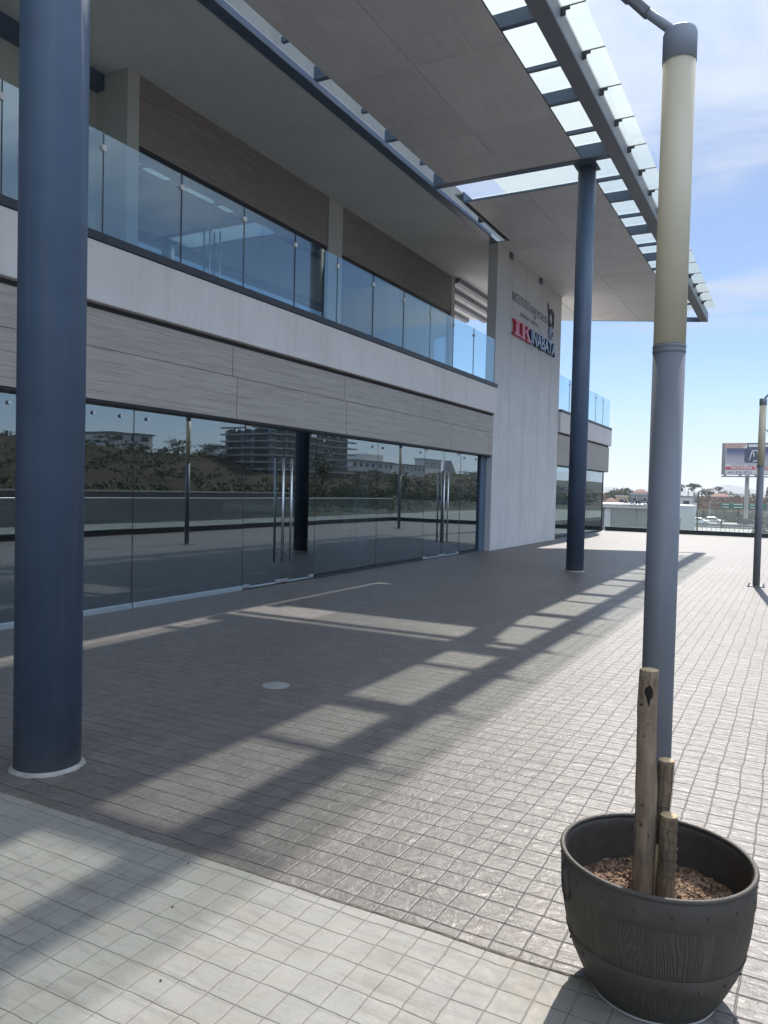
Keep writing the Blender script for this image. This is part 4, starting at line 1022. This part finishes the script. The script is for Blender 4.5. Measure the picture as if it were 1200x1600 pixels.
house('low white house directly above the flat commercial roof', -36.0, 206, 5.5, 5, 3.4, 'white', zb=-3.3)
house('white warehouse just right of the big lamp post, over the end block', -25.1, 212, 4.2, 5, 4.6, 'white', zb=-2.9)
house('low brick coloured house among the ridge brush', -22.0, 268, 5.0, 6, 1.9, 'pinkwall', 'roof_red')
# construction tower and white villas on the eastern hill
T = thing('unfinished_tower', 'dark unfinished multi storey tower with open floor edges, mirrored in the glass', 'building', (86, 145, 0))
MB().box(80, 94, 128, 156, -1, 13.2).build('wall', 'towerwall', T)
for i in range(9):
    zz = 2.0+i*1.45
    MB().box(79.0, 80, 126.8, 159.0-0.15*(i % 3), zz, zz+.3).box(80.01, 94.4, 126.8, 127.99, zz, zz+.3).build('floor_edge', 'concrete', T)
for i in range(8):
    for k_ in range(7):
        zz = 2.35+i*1.45; yy = 129.5+k_*3.8
        MB().box(79.94, 79.985, yy, yy+2.6, zz, zz+.95).build('window', 'win', T)
        if k_ < 3: MB().box(81+k_*4.4, 84.4+k_*4.4, 127.94, 127.985, zz, zz+.95).build('window', 'win', T)
MB().box(83, 87, 132, 138, 13.2, 15.4).box(82, 84, 146, 148, 13.2, 14.4).build('roof_block', 'towerwall', T)
def villa(label, x, y0, y1, z0, z1, step=None):
    t_ = thing('villa', label, 'house', (x, (y0+y1)/2, z0), 'white villas on the mirrored hill')
    MB().box(x, x+8, y0, y1, z0-3, z1).build('wall', 'white', t_, .05)
    MB().box(x-.4, x+8.4, y0-.4, y1+.4, z1, z1+.25).build('roof', 'greywall', t_)
    k_ = max(2, int((y1-y0)/3)); windows_x(t_, [(y0+(i+.25)*(y1-y0)/k_, y0+(i+.7)*(y1-y0)/k_, z0+(z1-z0)*.35, z0+(z1-z0)*.8) for i in range(k_)], x-.03)
    if step: MB().box(x+1, x+7, step[0], step[1], z1+.25, step[2]).build('upper_block', 'white', t_, .05)
villa('low white villa with an upper block next to the tower, mirrored', 90, 175, 198, 6.6, 9.0, (184, 193, 11.2))
villa('small white house between the two larger villas, mirrored', 100, 222, 243, 7.0, 9.6)
villa('tall pale villa with vertical windows, mirrored behind the door handles', 118, 284, 305, 9.0, 14.2)
villa('row of pale low houses left of the tower, mirrored', 135, 176, 196, 10.5, 13.0)
villa('flat white house on the crest, mirrored in the pane next to the near column', 96, 88, 93, 8.4, 10.2)
villa('wide pale house on the crest between dark trees, mirrored', 98, 103, 111, 9.0, 10.9)
t_ = thing('sail_tower', 'pale wedge shaped slim tower far off, mirrored near the steel jamb', 'building', (160, 418, 8))
MB().prism_x([(414, 6), (424, 6), (423, 12), (415.5, 19)], 160, 164).build('wall', 'greywall', t_)
# dark trees of the eastern hill
for i, (x, y, h_, w_, lab) in enumerate([(92, 86, 3, 5, 'dark round tree at the crest, mirrored in the pane beside the near column'), (93, 98, 2.4, 5, 'low dark tree on the crest, mirrored left of the lamp reflection'), (92, 112, 3, 6, 'wide dark tree on the crest, mirrored right of the lamp reflection'),
        (94, 124, 2.6, 5.5, 'dark crest tree mirrored left of the double door'), (62, 118, 6, 7, 'round tree halfway down the slope, mirrored below the tower'), (58, 140, 4.5, 5.5, 'bushy tree on the lower slope, mirrored beside the pale dirt patch')]):
    tree(lab, x, y, h_, w_, 'round', 'leaf1', 500, 'trees on the mirrored hill')
# retaining wall at the foot of the hill near the camera, mirrored
wl = thing('retaining_wall', 'grey block retaining wall beyond the access road, mirrored in the left panes', 'wall', (29, 30, -1.6))
MB().box(29, 29.5, -30, 62, -2.2, 0.9).build('wall', 'int_wall', wl); MB().box(28.95, 29.55, -30, 62, .9, 1.0).build('coping', 'concrete', wl)

# ------------------------------------------------------------------ billboard
BB = thing('billboard', 'large billboard on a single post with a dark vehicle picture and a red strip', 'billboard', (-8.9, 175, -7))
bx0, bx1, bz0, bz1, by = -14.15, -0.9, 6.25, 12.85, 175.0
MB().tube([(-9.2, by+.5, -7.2), (-9.2, by+.5, 6.2)], 0.42, 20).build('post', 'concrete', BB)
MB().box(bx0, bx1, by, by+.5, bz0, bz1).build('frame', 'greywall', BB, .03)
MB().box(bx0+.75, bx1-.1, by-.04, by, bz0+.1, bz1-.1).build('sheet', 'white', BB)
MB().box(bx0+.85, bx1-.15, by-.06, by-.041, 8.35, 11.75).build('picture', 'ad', BB)
MB().prism([(0, 0)], 0, 0) if False else None
mb = MB(); P_ = [(bx0+.55, 11.75), (bx0+3.6, 11.75), (bx0+4.2, 12.1), (bx0+4.6, 12.6), (bx0+4.7, 12.8), (bx0+.55, 12.8)]
mb.add([(x, by-.085, z) for x, z in P_]+[(x, by-.061, z) for x, z in P_], [tuple(range(6)), tuple(range(11, 5, -1))]+[(i, (i+1) % 6, (i+1) % 6+6, i+6) for i in range(6)]); mb.build('title_panel', 'pinkwall', BB)
MB().box(bx0+4.75, bx1-.15, by-.06, by-.041, 11.76, 12.8).build('title_field', 'navy', BB)
MB().box(bx0+5.0, bx1-.5, by-.08, by-.061, 12.0, 12.55).build('pill_panel', 'white', BB, .01)
# vehicle silhouette in the picture: tall mast, cab, wheels
mb = MB(); yy0, yy1 = by-.085, by-.062
mb.box(bx0+4.3, bx0+5.0, yy0, yy1, 8.9, 11.6).box(bx0+4.5, bx0+6.9, yy0-.002, yy1, 8.75, 9.7).box(bx0+5.0, bx0+6.9, yy0-.004, yy1, 9.7, 11.35).build('picture_vehicle', 'navy', BB)
mb = MB()
for a, b in (((5.2, 9.2), (5.75, 11.2)), ((5.75, 11.25), (6.7, 11.25)), ((6.7, 11.2), (6.95, 9.4)), ((5.9, 9.0), (6.95, 9.3)), ((6.0, 10.9), (6.1, 10.0))):
    mb.tube([(bx0+a[0], by-.1, a[1]), (bx0+b[0], by-.1, b[1])], .11, 8)
mb.build('picture_vehicle_trim', 'white', BB)
MB().box(bx0+.8, bx1-.15, by-.07, by-.041, 7.25, 7.95).build('red_strip', 'red', BB)
text_mesh('advert_lettering', 'PRÓXIMA APERTURA', 0.75, 'white', BB, (bx0+1.9, by-.07, 7.36), .008, width=8.8, axis='x', offset=.015)
text_mesh('advert_lettering', 'RENTA, VENTA Y SERVICIO', 0.42, 'darkletter', BB, (bx0+2.0, by-.045, 8.02), .008, width=9.3, axis='x')
text_mesh('advert_lettering', '443 329 9733', 0.72, 'navy', BB, (bx0+1.2, by-.045, 6.48), .008, width=4.6, axis='x')
MB().box(bx0+.1, bx1, by-.9, by-.1, 5.75, 5.85).tube([(bx0+.1, by-.9, 5.9), (bx1, by-.9, 5.9)], .1, 8).build('catwalk', 'greywall', BB)
for i in range(4):
    x = bx0+.8+i*2.9
    lm = MB().box(x-.25, x+.25, by-1.1, by-.7, 6.0, 6.2).tube([(x, by-.5, 5.85), (x, by-.9, 6.0)], .05, 6).build('floodlight', 'greywall', BB)

# ------------------------------------------------------------------ highway furniture
SG = thing('sign_gantry', 'highway gantry carrying four wide green direction signs', 'road sign', (-11, 190, -7))
MB().tube([(-17.5, 190, -7.2), (-17.5, 190, 0.5)], .18, 10).tube([(-5.8, 190, -7.2), (-5.8, 190, 0.5)], .18, 10).tube([(-17.5, 190, 0.1), (-5.8, 190, 0.1)], .12, 8).tube([(-17.5, 190, -0.95), (-5.8, 190, -0.95)], .12, 8).build('gantry_frame', 'greywall', SG)
for x0, x1 in ((-15.4, -13.0), (-12.8, -10.1), (-9.4, -7.7), (-7.5, -6.0)):
    sg = sub(MB().box(x0, x1, 189.7, 189.78, -1.1, 0.2).build('sign_panel', 'green_sign', SG), SG)
    mb = MB()
    for k_ in range(2): mb.box(x0+.3, x1-.5, 189.66, 189.69, -0.80+k_*0.62, -0.62+k_*0.62)
    mb.build('legend_line', 'white', sg)
def pole(label, x, y, h_, box_=False):
    t_ = thing('utility_pole', label, 'pole', (x, y, -7), 'poles along the highway')
    MB().tube([(x, y, -7.2), (x, y, -7+h_)], [.14, .1], 10).build('pole', 'wood', t_)
    if box_: MB().lathe([(0, 0), (.3, .02), (.32, 1.0), (0, 1.1)], (x-.35, y, -7+h_-1.5), 12).build('transformer', 'greywall', t_)
    MB().box(x-.7, x+.7, y-.05, y+.05, -7+h_-.35, -7+h_-.25).build('cross_arm', 'wood', t_)
pole('tall utility pole with a grey transformer can right of the white end block', -11.6, 110, 6.5+2.7, True)
pole('plain thin pole by the highway, left of the green signs', -12.0, 153, 7.4)
FN = thing('highway_fence', 'light metal post fence along the near edge of the highway', 'fence', (-5, 118, -4.4))
mb = MB()
for i in range(60): 
    if i % 1 == 0: MB().box(-22+i*.6, -21.94+i*.6, 118.0, 118.04, -4.4, -2.55).build('fence_post', 'greywall', FN)
MB().box(-22, 14, 118.01, 118.03, -2.75, -2.70).build('fence_rail', 'greywall', FN); MB().box(-22, 14, 118.01, 118.03, -4.0, -3.95).build('fence_rail', 'greywall', FN)
GR = thing('guard_rail', 'long grey guard rail between the two carriageways', 'guard rail', (-5, 154, -4.3))
MB().box(-60, 12, 154.4, 154.6, -3.9, -3.45).build('rail', 'greywall', GR)
for i in range(24): MB().box(-60+i*3, -59.85+i*3, 154.6, 154.75, -4.6, -3.5).build('post', 'greywall', GR)

def car(label, x, y, zb, mat, ang=0.0):
    t_ = thing('parked_car' if False else 'car', label, 'car', (x, y, zb), 'cars on the highway')
    prof = [(-2.1, .35), (2.1, .35), (2.15, .75), (1.9, .95), (1.05, 1.0), (.5, 1.45), (-1.0, 1.48), (-1.75, 1.05), (-2.15, .95)]
    def ex(pr, hw, z=0): 
        k_ = len(pr); m_ = MB(); m_.add([(x+a, y-hw, zb+b) for a, b in pr]+[(x+a, y+hw, zb+b) for a, b in pr], [tuple(range(k_)), tuple(range(2*k_-1, k_-1, -1))]+[(i, (i+1) % k_, (i+1) % k_+k_, i+k_) for i in range(k_)]); return m_
    ex(prof, .85).build('body', mat, t_, .05)
    ex([(-1.45, 1.02), (.85, 1.02), (.42, 1.38), (-.95, 1.40)], .865).build('side_window', 'win', t_)
    for wx in (-1.3, 1.3):
        for s_ in (-1, 1):
            wh = sub(MB().tube([(x+wx, y+s_*.62, zb+.33), (x+wx, y+s_*.88, zb+.33)], .33, 18).build('wheel', 'tyre', t_), t_)
            MB().tube([(x+wx, y+s_*.885, zb+.33), (x+wx, y+s_*.895, zb+.33)], .19, 12).build('rim', 'alu', wh)
M['car_silver'] = paint('car_silver', (0.45, 0.46, 0.47), 0.25, metal=0.6, var=.03)
M['car_dark'] = paint('car_dark', (0.03, 0.035, 0.04), 0.25, var=.03)
M['car_white'] = paint('car_white', (0.75, 0.75, 0.75), 0.25, var=.03)
car('silver car in the middle of the far carriageway, under the green signs', -15.0, 170, -4.08, 'car_silver')
car('white car at the left of the highway, beside the tall pole', -17.0, 163, -4.08, 'car_white')
car('dark car on the far carriageway right of the billboard post', -8.0, 166, -4.08, 'car_dark')

# ------------------------------------------------------------------ haze
hz_ = MB().box(-2900, 2900, -780, 6300, -60, 85).build('haze', 'white')
hz_.data.materials.clear(); hm = bpy.data.materials.new('haze_air'); hm.use_nodes = True; ht = hm.node_tree; ht.nodes.clear()
vo = ht.nodes.new('ShaderNodeVolumePrincipled'); vo.inputs['Color'].default_value = (0.86, 0.92, 1.0, 1); vo.inputs['Density'].default_value = 0.00032; vo.inputs['Anisotropy'].default_value = 0.3
ho = ht.nodes.new('ShaderNodeOutputMaterial'); ht.links.new(vo.outputs[0], ho.inputs['Volume']); hz_.data.materials.append(hm)
tag(hz_, 'thin pale daytime haze over the whole valley', 'haze', kind='stuff')

# clean helper property
for o in list(scene.objects):
    if '_base' in o: del o['_base']

# ------------------------------------------------------------------ render settings
vs_ = scene.view_settings
scene.display_settings.display_device = 'sRGB'
vs_.view_transform = 'Standard'; vs_.look = 'None'; vs_.exposure = 0.92; vs_.gamma = 1.0; vs_.use_curve_mapping = False
cy = scene.cycles
cy.use_denoising = True
try: cy.denoiser = 'OPENIMAGEDENOISE'
except Exception: pass
cy.max_bounces = 10; cy.diffuse_bounces = 4; cy.glossy_bounces = 4; cy.transmission_bounces = 6; cy.transparent_max_bounces = 24; cy.volume_bounces = 0
cy.sample_clamp_indirect = 8.0; cy.caustics_reflective = False; cy.caustics_refractive = False
